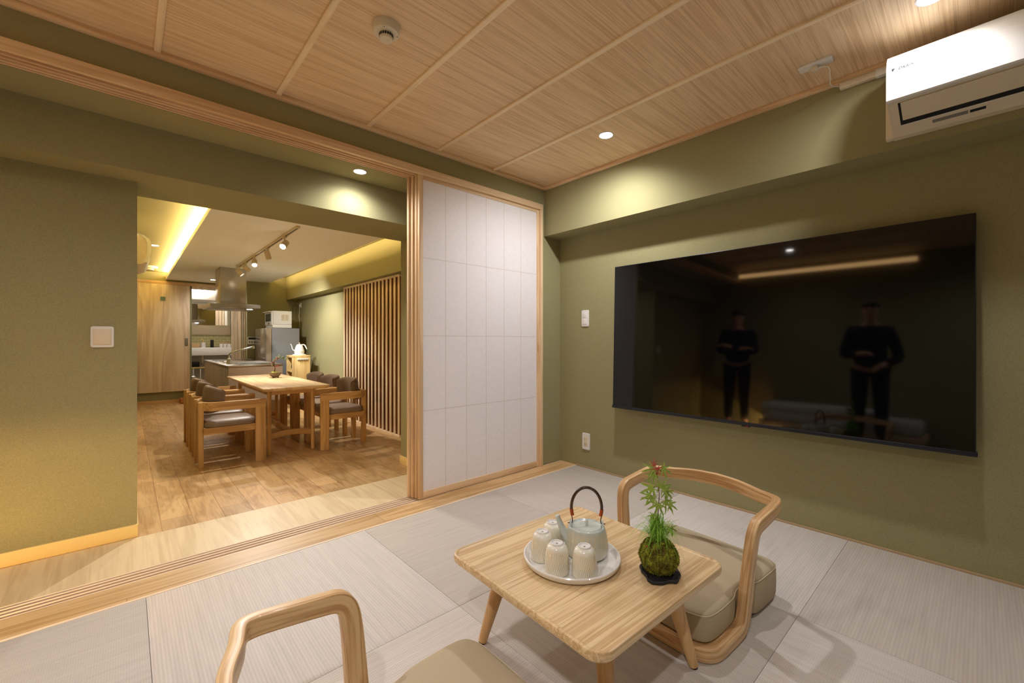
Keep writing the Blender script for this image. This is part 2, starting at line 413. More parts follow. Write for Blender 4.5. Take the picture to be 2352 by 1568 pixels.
def text_mesh(name, s, size, mat, parent, loc, rot, extrude=.0006, shear=0, bold=0, align='CENTER'):
    cu = bpy.data.curves.new(name, 'FONT'); cu.body = s; cu.size = size; cu.extrude = extrude; cu.shear = shear; cu.offset = bold
    cu.align_x = align; cu.align_y = 'CENTER'
    t = bpy.data.objects.new(name+'_tmp', cu); C.objects.link(t)
    bpy.context.view_layer.update()
    me = bpy.data.meshes.new_from_object(t.evaluated_get(bpy.context.evaluated_depsgraph_get()))
    bpy.data.objects.remove(t); bpy.data.curves.remove(cu)
    me.materials.clear(); me.materials.append(M[mat])
    o = bpy.data.objects.new(name, me); C.objects.link(o); o.parent = parent; o.location = loc; o.rotation_euler = rot
    return o

# ================================================================== ROOM SHELL
XL = -1.50          # left wall of the tatami room
XT = 2.91           # TV wall
YB = -1.95          # wall behind the camera
ZC = 2.41           # tatami room ceiling

struct('floor_1', B(XL-.1, XT+.1, YB-.1, 2.375, -.08, -.02), 'edge')
# border board, pale strip, sliding door threshold with grooves, wide board
struct('trim_1', B(XL, XT, 2.362, 2.376, -.08, .001, bev=.001), 'pale')
struct('floor_2', B(XL, XT, 2.376, 2.548, -.08, 0), 'oakstripX')
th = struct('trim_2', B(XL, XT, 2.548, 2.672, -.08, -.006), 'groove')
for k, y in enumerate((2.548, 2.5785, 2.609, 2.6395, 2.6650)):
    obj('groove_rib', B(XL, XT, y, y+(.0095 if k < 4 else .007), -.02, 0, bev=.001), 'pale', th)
struct('floor_3', B(XL, 1.80, 2.672, 3.115, -.08, 0), 'sill')
struct('floor_4', B(-1.2, 2.6, 3.115, 9.45, -.08, 0), 'floor')

# TV wall, beam along it, short wall beside the shoji
struct('wall_right', B(XT, XT+.1, YB, 2.565, -.05, 2.5), 'wall')
struct('wall_right_beam', B(2.70, XT, YB, 2.56, 1.99, 2.44), 'wall')
struct('wall_front_corner', B(2.655, XT+.1, 2.562, 2.70, 0, 2.44), 'wall')
struct('wall_front_upper', B(XL, 2.70, 2.558, 2.70, 2.25, 2.44), 'wall')
struct('wall_front_soffit', B(XL, 1.80, 2.672, 2.935, 2.203, 2.44), 'wall')
struct('wall_front_beam', B(XL, 1.82, 2.930, 3.437, 1.958, 2.5), 'wall')
struct('wall_front_left', B(XL, .043, 3.14, 3.437, 0, 1.96), 'wall')
struct('wall_front_right', B(1.80, 2.66, 2.70, 3.45, 0, 2.5), 'wall')
struct('wall_back', B(XL-.1, XT+.1, YB-.1, YB, -.05, 2.5), 'wall')
struct('wall_left', B(XL-.1, XL, YB, 2.60, -.05, 2.5), 'wall')
struct('wall_left_return', B(XL-.1, XL, 2.60, 3.45, -.05, 2.5), 'wall')

# baseboards
struct('baseboard_front_left', B(XL, .046, 3.126, 3.14, 0, .068, bev=.001), 'gold')
struct('baseboard_front_edge', B(.043, .047, 3.14, 3.437, 0, .068), 'gold')
struct('baseboard_jamb', B(1.788, 1.80, 2.70, 3.452, 0, .068, bev=.001), 'gold')
# thin strip between the mats and the TV wall
struct('trim_3', B(2.897, XT, YB, 2.376, -.02, .009, bev=.001), 'walltrim')

# ceiling with battens and edge trim
ce = struct('ceiling_1', B(XL, 2.70, YB, 2.56, ZC, ZC+.06), 'cwood')
for i, x in enumerate((-1.40, -.90, -.40, .104, .604, 1.103, 1.606, 2.106)):
    obj('batten', B(x-.0125, x+.0125, YB, 2.53, ZC-.012, ZC, bev=.0015), 'batten', ce)
struct('trim_4', B(XL, 2.70, 2.524, 2.558, ZC-.026, ZC, bev=.002), 'hinokiX')
struct('trim_5', B(2.668, 2.70, YB, 2.525, ZC-.026, ZC, bev=.002), 'hinokiY')
struct('trim_6', B(XL, 2.668, YB, YB+.034, ZC-.026, ZC, bev=.002), 'hinokiX')

# door head with grooves
hd = struct('trim_7', B(XL, 2.657, 2.530, 2.672, 2.221, 2.252, bev=.0015), 'hinokiX')
for k, y in enumerate((2.530, 2.5785, 2.609, 2.6395, 2.6650)):
    obj('groove_rib', B(XL, 2.657, y, y+(.022 if k == 0 else .0085), 2.205, 2.222, bev=.001), 'hinokiX', hd)
struct('trim_8', B(2.628, 2.657, 2.532, 2.672, 0, 2.222, bev=.0015), 'hinokiZ')

# ------------------------------------------------------------------ dining room shell
ZD = 2.135
struct('wall_dining_left', B(-1.2, -.09, 3.437, 9.45, 0, 2.5), 'wall')
struct('wall_dining_right', B(2.38, 2.5, 3.45, 8.72, 0, 2.5), 'wall')
struct('wall_dining_right_beam', B(2.20, 2.38, 3.45, 8.70, 1.838, 2.5), 'wall')
struct('wall_dining_far', B(1.575, 2.5, 8.70, 8.80, 0, 2.5), 'wall')
struct('wall_dining_pocket', B(1.725, 1.80, 8.80, 9.60, 0, 2.5), 'wall')
struct('wall_dining_far_low', B(-.2, .86, 9.45, 9.55, 0, 2.10), 'wall')
struct('wall_dining_far_upper', B(-.2, 1.72, 9.45, 9.55, 2.10, 2.5), 'wall')
struct('ceiling_2', B(.50, 1.935, 3.437, 9.45, ZD, ZD+.045), 'wceil')
struct('ceiling_3', B(-1.2, 2.5, 3.437, 9.46, 2.255, 2.32), 'wall')
struct('baseboard_dining_far', B(-.1, .86, 9.436, 9.45, 0, .06), 'base')
struct('trim_9', B(-.1, 1.575, 9.41, 9.45, 2.055, 2.105, bev=.002), 'hinokiX')
struct('trim_10', B(.86, 1.575, 9.43, 9.45, 2.0, 2.055), 'maple')

# LED strips hidden in the coves
def strip(name, x, y0, y1, z, label, energy, color, rot):
    t = thing(name, label, 'light', (x, (y0+y1)/2, z))
    obj('channel', B(-.012, .012, -(y1-y0)/2, (y1-y0)/2, -.008, 0, bev=.001), 'white', t)
    lamp('AREA', 'glow', (0, 0, .006), rot, energy, color, t, shape='RECTANGLE', size=.02, size_y=(y1-y0))
    return t
strip('led_strip', .53, 3.60, 9.35, 2.190, 'warm glowing strip in the left ceiling cove of the dining room', 37.1, COVE, (0, PI-math.radians(25), 0))
strip('led_strip', 1.905, 3.60, 8.60, 2.190, 'warm glowing strip in the right ceiling cove above the slatted panel', 13.1, COVE, (0, PI+math.radians(35), 0))

# ================================================================== TATAMI MATS
XS = [-1.50, -.885, .060, 1.005, 1.951, 2.896]; YS = [2.361, 1.427, .482, -.463, -1.408, -1.95]
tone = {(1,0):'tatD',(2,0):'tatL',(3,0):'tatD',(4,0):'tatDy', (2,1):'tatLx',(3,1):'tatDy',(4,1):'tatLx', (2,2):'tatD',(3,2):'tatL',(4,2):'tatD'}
col = {1: 'first', 2: 'second', 3: 'third', 4: 'last'}
mat_lab = {
 (1,0): 'darker tatami mat by the threshold at the far left corner of the picture',
 (2,0): 'pale ribbed tatami mat by the threshold behind the nearer legless chair',
 (3,0): 'darker tatami mat by the threshold, before the left edge of the paper screen',
 (4,0): 'tatami mat in the corner between the paper screen and the television wall',
 (2,1): 'tatami mat under the nearer legless chair, left of the low table',
 (3,1): 'shaded tatami mat under the low wooden table',
 (4,1): 'pale tatami mat under the farther legless chair, along the television wall',
 (2,2): 'tatami mat under the near front leg of the low table',
 (3,2): 'pale tatami mat holding the shadow of the farther legless chair',
 (4,2): 'darker tatami mat under the right end of the television'}
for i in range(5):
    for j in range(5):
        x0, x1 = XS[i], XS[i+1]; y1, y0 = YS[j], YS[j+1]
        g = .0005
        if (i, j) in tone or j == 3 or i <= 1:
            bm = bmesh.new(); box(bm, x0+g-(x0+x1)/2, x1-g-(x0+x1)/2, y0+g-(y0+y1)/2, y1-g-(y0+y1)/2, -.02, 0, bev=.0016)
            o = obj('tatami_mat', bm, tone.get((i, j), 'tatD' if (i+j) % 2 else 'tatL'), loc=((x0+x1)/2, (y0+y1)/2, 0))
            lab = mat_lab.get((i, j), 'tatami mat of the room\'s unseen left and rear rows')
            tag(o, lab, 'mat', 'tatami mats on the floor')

# ================================================================== SHOJI DOORS (three stacked leaves)
def shoji(n, x0, x1, y, detail=True):
    z0, z1 = .004, 2.214; t = .026
    bm = bmesh.new()
    sw = .030
    box(bm, x0, x0+sw, y, y+t, z0, z1, bev=.0015)
    box(bm, x1-.028, x1, y, y+t, z0, z1, bev=.0015)
    fr = struct('door_%d' % n, bm, 'hinokiZ')
    obj('top_rail', B(x0+sw, x1-.028, y+.001, y+t-.001, 2.180, z1, bev=.001), 'hinokiX', fr)
    obj('bottom_rail', B(x0+sw, x1-.028, y+.001, y+t-.001, z0, .052, bev=.001), 'hinokiX', fr)
    obj('paper', B(x0+sw-.002, x1-.026, y+.0065, y+.0100, .050, 2.182), 'paper', fr)
    bm = bmesh.new()
    a, b = x0+sw, x1-.028; wdt = (b-a)/6
    for k in range(1, 6): box(bm, a+wdt*k-.0022, a+wdt*k+.0022, y+.0060, y+.0067, .052, 2.18)
    for z in (.601, 1.115, 1.648): box(bm, a, b, y+.0060, y+.0066, z-.0022, z+.0022)
    obj('lattice', bm, 'kumiko', fr)
    if n == 1:
        bm = bmesh.new(); box(bm, x1-.021, x1-.009, y-.0008, y+.004, .985, 1.055, bev=.0008)
        obj('finger_pull', bm, 'zaisu', fr)
shoji(1, 1.466, 2.628, 2.5495)
shoji(2, 1.462, 2.626, 2.5805)
shoji(3, 1.450, 2.622, 2.6115)
bm = bmesh.new(); box(bm, 1.435, 1.475, 2.642, 2.664, .004, 2.214, bev=.001)
struct('trim_11', bm, 'hinokiZ')

# ================================================================== TELEVISION
tv = thing('television', 'large black wall-mounted television with a slim dark blue bottom bar', 'television', (2.905, .968, .575))
TILT = math.radians(1.5)
bm = bmesh.new(); box(bm, -.022, .022, -.955, .955, 0, 1.078, bev=.003)
body = obj('housing', bm, 'navy', tv); body.location = (-.082, 0, .004); body.rotation_euler = (0, TILT, 0)
bm = bmesh.new(); box(bm, -.0005, .0005, -.951, .951, .004, 1.074)
scr = obj('screen', bm, 'screen', body); scr.location = (-.0226, 0, 0)
bm = bmesh.new(); box(bm, -.026, .022, -.960, .960, -.018, .004, bev=.004)
obj('bottom_bar', bm, 'navy', body)
bm = bmesh.new(); box(bm, -.018, .010, -.022, .022, -.027, -.018, bev=.002)
sn = obj('sensor', bm, 'black', body)
bm = bmesh.new(); box(bm, -.019, -.017, -.020, .0, -.025, -.020); obj('logo', bm, 'red', sn)
obj('wall_bracket', B(-.06, .004, -.35, .35, .35, .75, bev=.004), 'black', tv)

# ================================================================== WALL PLATES
def plate_thing(name, label, cat, x, y, z, face, w, h, kind):
    t = thing(name, label, cat, (x, y, z), {'-X': 0, '-Y': PI/2}[face])     # local -x looks into the room
    bm = bmesh.new(); out = rrect(w, h, .010, 5)
    loft(bm, [[(0, p, q) for p, q in out], [(-.006, p, q) for p, q in out], [(-.009, p*.93, q*.95) for p, q in out]])
    obj('cover', bm, 'white', t, angle=25)
    if kind == 'outlet':
        for zz in (.022, -.022):
            for yy in (-.0075, .0075):
                obj('slot', B(-.0096, -.0088, yy-.0012, yy+.0012, zz-.006, zz+.006), 'grey', t)
        obj('socket_face', B(-.0093, -.0085, -.018, .018, -.045, .045, bev=.0005), 'cream', t)
    elif kind == 'double':
        for z0, z1 in ((-.052, -.001), (.001, .052)):
            obj('rocker', B(-.0125, -.0088, -.022, .022, z0, z1, bev=.001), 'white', t)
    else:
        obj('frame', B(-.0095, -.0085, -.036, .036, -.042, .042, bev=.0008), 'cream', t)
        obj('rocker', B(-.013, -.0088, -.032, .032, -.039, .039, bev=.001), 'cream', t)
    return t
plate_thing('light_switch', 'white two-rocker light switch on the green wall left of the television', 'switch', XT, 2.272, 1.272, '-X', .076, .140, 'double')
plate_thing('wall_outlet', 'white double wall outlet low on the green wall below the switch', 'outlet', XT, 2.263, .222, '-X', .080, .140, 'outlet')
plate_thing('light_switch', 'square white light switch on the green wall at the far left', 'switch', -.096, 3.14, 1.101, '-Y', .090, .112, 'wide')

# ================================================================== CEILING FITTINGS
def aim(v):
    return Vector(v).normalized().to_track_quat('-Z', 'Y').to_euler()
def downlight(x, y, zc, label, energy, col, size=.085, spot=156, group=None, rad=.035, blend=1.0, dirn=(0, 0, 0)):
    t = thing('downlight', label, 'light', (x, y, zc), 0, group)
    bm = bmesh.new(); r = size/2
    lathe(bm, [(r+.006, 0), (r+.005, -.003), (r, -.004), (r-.003, -.0015), (r-.004, -.001)], 40)
    obj('trim_ring', bm, 'white', t)
    bm = bmesh.new(); lathe(bm, [(0, -.0012), (r-.004, -.0012)], 40); obj('diffuser', bm, 'lit', t)
    lamp('SPOT', 'lamp', (0, 0, -.008), dirn, energy, col, t, spot_size=math.radians(spot), spot_blend=blend, shadow_soft_size=rad)
    return t
TG = 'downlights in the wooden ceiling'
downlight(2.296, 1.627, ZC, 'glowing round downlight in the wooden ceiling near the room corner', 35, NEUT, group=TG, dirn=aim((.12, .26, -1)))
downlight(2.305, .127, ZC, 'glowing round downlight in the wooden ceiling above the air conditioner, cut by the top edge', 16, NEUT, group=TG, dirn=aim((.05, .26, -1)))
downlight(-.55, 1.63, ZC, 'downlight in the wooden ceiling left of the picture, reflected in the television', 28, NEUT, group=TG)
downlight(.90, -1.35, ZC, 'added fill downlight in the wooden ceiling behind the camera, nearer the rear wall', 7.1, NEUT, group=TG)  # unseen lamp added to lift the room's fill light
downlight(-.55, -.14, ZC, 'downlight in the wooden ceiling behind the camera', 42.9, NEUT, group=TG)
downlight(1.146, 2.765, 2.203, 'bright downlight in the low green soffit beside the door head', 13.5, NEUT, size=.078)
# dining room
downlight(.246, 6.83, 2.255, 'small downlight in the yellow-lit dining ceiling near the hidden air conditioner', 12.6, WARM, size=.09)
downlight(1.111, 8.92, ZD, 'small downlight in the white dining ceiling left of the range hood duct', 10.5, NEUT, size=.09)

def detector(x, y, zc, r, label, vents=True):
    t = thing('smoke_detector', label, 'smoke detector', (x, y, zc))
    bm = bmesh.new(); lathe(bm, [(r, 0), (r, -.014), (r*.985, -.018), (r*.97, -.030), (r*.90, -.036), (r*.55, -.038), (0, -.038)], 56)
    obj('base', bm, 'cream', t)
    bm = bmesh.new(); lathe(bm, [(r*.50, -.037), (r*.50, -.058), (r*.46, -.062), (0, -.063)], 48)
    cap = obj('sensor_head', bm, 'cream', t)
    if vents:
        for k in range(18):
            a = 2*PI*k/18
            bm = bmesh.new(); box(bm, r*.50-.002, r*.50+.0008, -.0036, .0036, -.052, -.041)
            o = obj('vent', bm, 'darkslot', cap); o.rotation_euler = (0, 0, a)
    for a in (-2.2, -.4, 1.5):
        bm = bmesh.new(); lathe(bm, [(0, -.0375), (.002, -.0375), (.002, -.036)], 10, center=(r*.8*math.cos(a), r*.8*math.sin(a), 0)); obj('screw_hole', bm, 'darkslot', t)
    return t
detector(.811, 1.685, ZC, .056, 'round cream smoke detector with a ring of dark vents on the wooden ceiling')
detector(.268, 8.78, 2.255, .10, 'small pale smoke detector on the yellow-lit dining ceiling', False)

# ================================================================== AIR CONDITIONER (tatami room)
ac = thing('air_conditioner', 'white wall air conditioner on the green beam at the upper right', 'air conditioner', (2.70, -.12, 2.03))
def prof_solid(bm, prof, y0, y1, inset=0):
    loft(bm, [[(x, y0, z) for x, z in prof], [(x, y1, z) for x, z in prof]])
def rel(p): return [(x-2.70, z-2.03) for x, z in p]
Y0, Y1 = -.395+.0, .395
body_p = rel([(2.698, 2.335), (2.52, 2.335), (2.48, 2.31), (2.468, 2.13), (2.475, 2.112), (2.655, 2.026), (2.698, 2.026)])
bm = bmesh.new(); prof_solid(bm, body_p, Y0, Y1); obj('casing', bm, 'cream', ac, angle=20)
pan = rel([(2.54, 2.338), (2.486, 2.322), (2.462, 2.290), (2.449, 2.250), (2.446, 2.120), (2.452, 2.114), (2.47, 2.113), (2.47, 2.30), (2.53, 2.330)])
bm = bmesh.new(); prof_solid(bm, pan, Y0-.001, Y1+.001); fp = obj('front_panel', bm, 'white', ac, angle=40)
obj('back_plate', B(-.040, -.002, -.405, .422, -.002, .30, bev=.003), 'cream', ac)
# slanted underside: slot and flap
sl = math.atan2(2.112-2.026, 2.655-2.475)
def under(u, d):      # u along the slant from the front edge, d below it
    return (2.475-2.70+u*math.cos(sl)-d*math.sin(sl), 2.112-2.03-u*math.sin(sl)-d*math.cos(sl))
def slab(bm, u0, u1, d0, d1, ya, yb):
    p = [under(u0, d0), under(u1, d0), under(u1, d1), under(u0, d1)]; prof_solid(bm, p, ya, yb)
bm = bmesh.new(); slab(bm, .004, .132, -.001, .0010, -.35, .362); obj('outlet_opening', bm, 'darkslot', ac, smooth=False)
bm = bmesh.new(); slab(bm, .002, .103, .0014, .0056, -.342, .353); obj('flap', bm, 'cream', ac)
bm = bmesh.new()
bm2 = bmesh.new(); slab(bm2, .134, .138, 0, .0015, -.35, .362); obj('lower_lip', bm2, 'white', ac)
bm = bmesh.new(); slab(bm, .152, .170, 0, .0006, .155, .262); obj('warning_label', bm, 'grey', ac)
bm = bmesh.new(); slab(bm, .154, .168, .0004, .0010, .105, .150); obj('rating_label', bm, 'navy', ac)
text_mesh('logo', 'DAIKIN', .0145, 'darkslot', fp, (2.4483-2.70, .333, 2.246-2.03), (PI/2, 0, -PI/2), shear=.35, bold=.0006)
bm = bmesh.new()
for tri in (((-.2523, .379, .223), (-.2523, .3655, .223), (-.2523, .3745, .209)), ((-.2523, .3635, .223), (-.2523, .3595, .223), (-.2523, .3715, .211))):
    bm.faces.new([bm.verts.new(p) for p in tri])
obj('logo_mark', bm, 'darkslot', fp)

duct = tag(obj('cable_duct', B(-.014, .014, -.095, .095, -.015, .015, bev=.002), 'cream', loc=(2.685, .385, 2.368)), 'short white cable duct under the ceiling trim beside the air conditioner', 'cable duct')
obj('joint_cover', B(-.017, .014, -.095, -.045, -.018, .017, bev=.002), 'white', duct)
so = thing('ceiling_outlet', 'long white outlet plate on the wooden ceiling with a plug in it', 'outlet', (2.448, .532, ZC))
bm = bmesh.new(); plate(bm, rrect(.056, .135, .006, 4), -.011, 0, .003); obj('cover', bm, 'white', so)
pl = thing('power_plug', 'cream plug and curling cord running from the ceiling outlet to the duct', 'plug', (2.452, .535, ZC-.011))
obj('plug_body', B(-.014, .014, -.012, .014, -.022, 0, bev=.004), 'cream', pl)
bm = bmesh.new(); tube(bm, [(0, -.01, -.014), (.004, -.03, -.015)], [.006, .004], 12); obj('strain_relief', bm, 'cream', pl)
bm = bmesh.new(); tube(bm, [(.004, -.030, -.015), (.012, -.048, -.018), (.03, -.052, -.028), (.07, -.045, -.045), (.12, -.035, -.052), (.17, -.035, -.044), (.205, -.045, -.034), (.228, -.058, -.030)], .003, 10)
obj('cord', bm, 'cream', pl)

# ================================================================== LOW TABLE
TZ = .335
lt = thing('low_table', 'low square ash wood table with rounded corners and splayed legs', 'table', (1.168, .919, 0), math.radians(-2))
W = .672
bm = bmesh.new(); out = rrect(W, W, .052, 8)
def offs(d): return rrect(W-2*d, W-2*d, max(.052-d, .004), 8)
loops = []
for d, z in ((.016, TZ-.030), (.006, TZ-.0285), (.001, TZ-.023), (0, TZ-.016), (0, TZ-.006), (.002, TZ-.0015), (.005, TZ), (.010, TZ-.0004), (.014, TZ-.0035), (.018, TZ-.0042)):
    loops.append([(x, y, z) for x, y in offs(d)])
loft(bm, loops)
ttop = obj('tabletop', bm, 'ash', lt, angle=30)
bm = bmesh.new()
obj('subframe', B(-.235, .235, -.235, .235, TZ-.046, TZ-.029, bev=.006), 'ashY', lt)
for sx in (-1, 1):
    for sy in (-1, 1):
        fx, fy = sx*.233, sy*.272; tx, ty = sx*.165, sy*.215
        bm = bmesh.new(); n = 8; pts = []; rs = []
        for k in range(n+1):
            u = k/n; pts.append((fx+(tx-fx)*u, fy+(ty-fy)*u, .0065+(TZ-.0365)*u)); rs.append(.0155+.0135*min(1, u*1.15))
        tube(bm, pts, rs, 28)
        leg = obj('leg', bm, 'ashZ', lt)
        bm = bmesh.new(); cyl(bm, (fx, fy, 0), (fx, fy, .005), .0135); obj('foot_pad', bm, 'black', leg)

# tray, teapot, cups
TT = TZ-.0042
tr = obj('tray', bmesh.new(), 'tray'); bpy.data.objects.remove(tr)
bm = bmesh.new(); R_ = .162
lathe(bm, [(0, .004), (R_-.022, .004), (R_-.014, .006), (R_-.008, .012), (R_-.005, .022), (R_-.003, .0245), (R_, .0245), (R_+.002, .022), (R_-.001, .010), (R_-.008, .003), (R_-.02, 0), (0, 0)], 96)
tag(obj('tray', bm, 'tray', loc=(1.127, .940, TT), angle=50), 'round white ceramic tray with a low rim on the low table', 'tray')
CZ = TT+.0042
def cup(x, y, rot, label):
    t = thing('cup', label, 'cup', (x, y, CZ), rot, 'upturned ribbed cups on the tray')
    bm = bmesh.new()
    def rib(a, z, j): return 1+(.010*math.sin((a+6*z)*42) if .004 < z < .072 else 0)
    prof = [(.0375, 0), (.0395, .0015), (.040, .010), (.0395, .025), (.0385, .045), (.0370, .060), (.0340, .075), (.0290, .085), (.0215, .0905), (.0195, .0905)]
    prof2 = [(a, b) for a, b in prof]
    # denser profile between rows
    dense = []
    for (a, b), (c, d) in zip(prof2, prof2[1:]):
        dense += [(a, b), ((a+c)/2, (b+d)/2)]
    dense.append(prof2[-1])
    lathe(bm, dense+[(.0185, .0905)], 210, rmod=rib)
    bodyo = obj('bowl', bm, 'cup', t, angle=60)
    bm = bmesh.new(); lathe(bm, [(.0215, .089), (.0205, .0945), (.0185, .0955), (.0165, .0945), (.0155, .0915), (0, .0905)], 64); obj('foot_ring', bm, 'tray', t)
    bm = bmesh.new(); lathe(bm, [(0, .0909), (.0035, .0909), (.0035, .0905)], 12); obj('potter_mark', bm, 'grey', t)
    return t
cup(1.138, 1.036, 0, 'upturned ribbed cream cup at the back of the tray, nearest the teapot spout')
cup(1.057, 1.010, 1, 'upturned ribbed cream cup at the left edge of the tray')
cup(1.030, .920, 2, 'upturned ribbed cream cup at the front of the tray, left of the rightmost cup')
cup(1.079, .847, 3, 'upturned ribbed cream cup at the front of the tray, before the teapot')

tp = thing('teapot', 'pale celadon ribbed teapot with a brown arched handle on the tray', 'teapot', (1.190, .925, CZ), math.radians(-47))
# local +x = right in the photo (away from the spout), local -x = spout side
bm = bmesh.new()
def prib(a, z, j): return 1+(.006*math.sin(a*62) if .010 < z < .088 else 0)
pr = [(.050, 0), (.060, .002), (.069, .008), (.073, .016), (.0740, .026), (.0733, .040), (.0718, .056), (.0695, .072), (.0665, .086), (.0638, .095), (.0615, .100), (.058, .1015), (.054, .100), (.0515, .096)]
den = []
for (a, b), (c, d) in zip(pr, pr[1:]): den += [(a, b), ((a+c)/2, (b+d)/2)]
den.append(pr[-1]); lathe(bm, den, 248, rmod=prib)
obj('body', bm, 'pot', tp, angle=60)
bm = bmesh.new(); lathe(bm, [(.0515, .093), (.051, .099), (.049, .1005), (.045, .099), (.040, .0985), (.020, .1005), (.006, .1015), (.0045, .105), (.0058, .112), (.0055, .118), (.0035, .121), (0, .1218)], 64)
obj('lid', bm, 'potplain', tp, angle=50)
bm = bmesh.new(); tube(bm, [(-.050, -.004, .040), (-.066, -.004, .058), (-.080, -.004, .080), (-.090, -.004, .103), (-.098, -.004, .124), (-.102, -.004, .134)], [.020, .017, .0135, .0105, .0085, .0080], 20, cap=True)
obj('spout', bm, 'potplain', tp)
for s in (-1, 1):
    bm = bmesh.new()
    loft(bm, [[(s*(.0515+dx), y, z) for y, z in ((-.015, .088), (-.011, .103), (-.006, .116), (0, .120), (.006, .116), (.011, .103), (.015, .088))] for dx in (0, .007)])
    obj('lug', bm, 'potplain', tp)
    bm = bmesh.new(); tube(bm, [(s*.064, 0, .108), (s*.058, .004, .106), (s*.050, 0, .108), (s*.0485, -.002, .120), (s*.0505, 0, .131), (s*.0510, 0, .138)], .0016, 8); obj('hook', bm, 'wire', tp)
bm = bmesh.new(); pts = []
for k in range(25):
    a = math.radians(-22+224*k/24); pts.append((.0525*math.cos(a), 0, .162+.071*math.sin(a)))
tube(bm, pts, .0052, 14); hdl = obj('handle', bm, 'rattan', tp)
for s in (0, -3):
    bm = bmesh.new(); q = pts[:3] if s == 0 else pts[-3:]; tube(bm, q, .0062, 14); obj('copper_wrap', bm, 'copper', hdl)
tp.location.z = CZ

# kokedama plant on slate
sl_o = bmesh.new()
outl = []
for k in range(26):
    a = 2*PI*k/26; r = .066*(1+.10*math.sin(3*a+.7)+.07*math.sin(5*a+2)+.04*math.sin(9*a)); outl.append((r*math.cos(a)*1.05, r*math.sin(a)*.92))
loft(sl_o, [[(x*.93, y*.93, 0) for x, y in outl], [(x, y, .004) for x, y in outl], [(x*.99, y*.99, .0095) for x, y in outl], [(x*.95, y*.95, .0115) for x, y in outl], [(x*.8, y*.8, .008) for x, y in outl]])
KX, KY = 1.268, .694
slate = tag(obj('slate_coaster', sl_o, 'slate', loc=(KX, KY, TT), smooth=False), 'irregular black slate coaster under the moss ball on the low table', 'coaster')
slate.rotation_euler = (0, 0, .9)
kd = thing('moss_ball_plant', 'moss ball with fine grass and a small green maple on the low table', 'plant', (KX+.004, KY+.004, TT+.008))
rnd = random.Random(3)
bm = bmesh.new(); bmesh.ops.create_icosphere(bm, subdivisions=5, radius=.058)
from mathutils import noise as mn
def mossr(d):
    return 1+.07*mn.noise(d*2.2+Vector((3, 1, 2)))+.05*mn.noise(d*7)+.045*mn.noise(d*22)+.03*mn.noise(d*45)
for v in bm.verts:
    d = v.co.normalized(); r = .058*mossr(d); v.co = Vector((d.x*r, d.y*r, d.z*r*.93+.048))
    if v.co.z < 0: v.co.z *= .1
ball = obj('moss_ball', bm, 'moss', kd, angle=180)
bm = bmesh.new()       # moss tufts: small three-leaf sprigs standing on the ball
for k in range(5200):
    z = rnd.uniform(-.75, 1); a = rnd.uniform(0, 2*PI); s = math.sqrt(1-z*z); d = Vector((s*math.cos(a), s*math.sin(a), z))
    r = .058*mossr(d)*.985; p = Vector((d.x*r, d.y*r, d.z*r*.93+.048))
    if p.z < .002: continue
    t1 = d.orthogonal().normalized(); ang = rnd.uniform(0, 2*PI); t1 = (Matrix.Rotation(ang, 3, d) @ t1); t2 = d.cross(t1)
    h = rnd.uniform(.003, .0075); wd = rnd.uniform(.0009, .0019)
    tip = p+d*h+t2*rnd.uniform(-.003, .003)
    v = [bm.verts.new(q) for q in (p-t1*wd, p+t1*wd, tip)]; bm.faces.new(v)
    v = [bm.verts.new(q) for q in (p-t2*wd, p+t2*wd, tip+t1*.002)]; bm.faces.new(v)
obj('moss_tuft', bm, 'moss', kd, smooth=False, kind='stuff')
bm = bmesh.new()       # fine arching grass
def blade(bm, base, dirv, reach, rise, drop, wd):
    n = 10; side = Vector((-dirv.y, dirv.x, 0)); prev = None
    for k in range(n+1):
        u = k/n; ww = wd*(1-u**2)*.5+.00008
        h_ = rise*(1-(1-min(1, u*1.5))**2)-drop*max(0, u-.45)**1.8/.34
        p = Vector(base)+Vector(dirv)*(reach*u**1.35)+Vector((0, 0, h_)); p.z = max(p.z, .012)
        a = bm.verts.new(p-side*ww); b = bm.verts.new(p+side*ww)
        if prev: bm.faces.new((prev[0], prev[1], b, a))
        prev = (a, b)
for k in range(430):
    a = rnd.uniform(0, 2*PI); dv = Vector((math.cos(a), math.sin(a), 0))
    rr = rnd.uniform(0, .020); b0 = rnd.uniform(0, 2*PI)
    reach = min(.115, abs(rnd.gauss(0, .060))+.008); rise = rnd.uniform(.035, .098)-reach*.20; drop = rnd.uniform(.2, 1.3)*reach*.75
    blade(bm, (rr*math.cos(b0)-.002, rr*math.sin(b0)+.004, .094), dv, reach, rise, drop, rnd.uniform(.0013, .0020))
obj('grass', bm, 'grass', kd, smooth=False, kind='stuff')
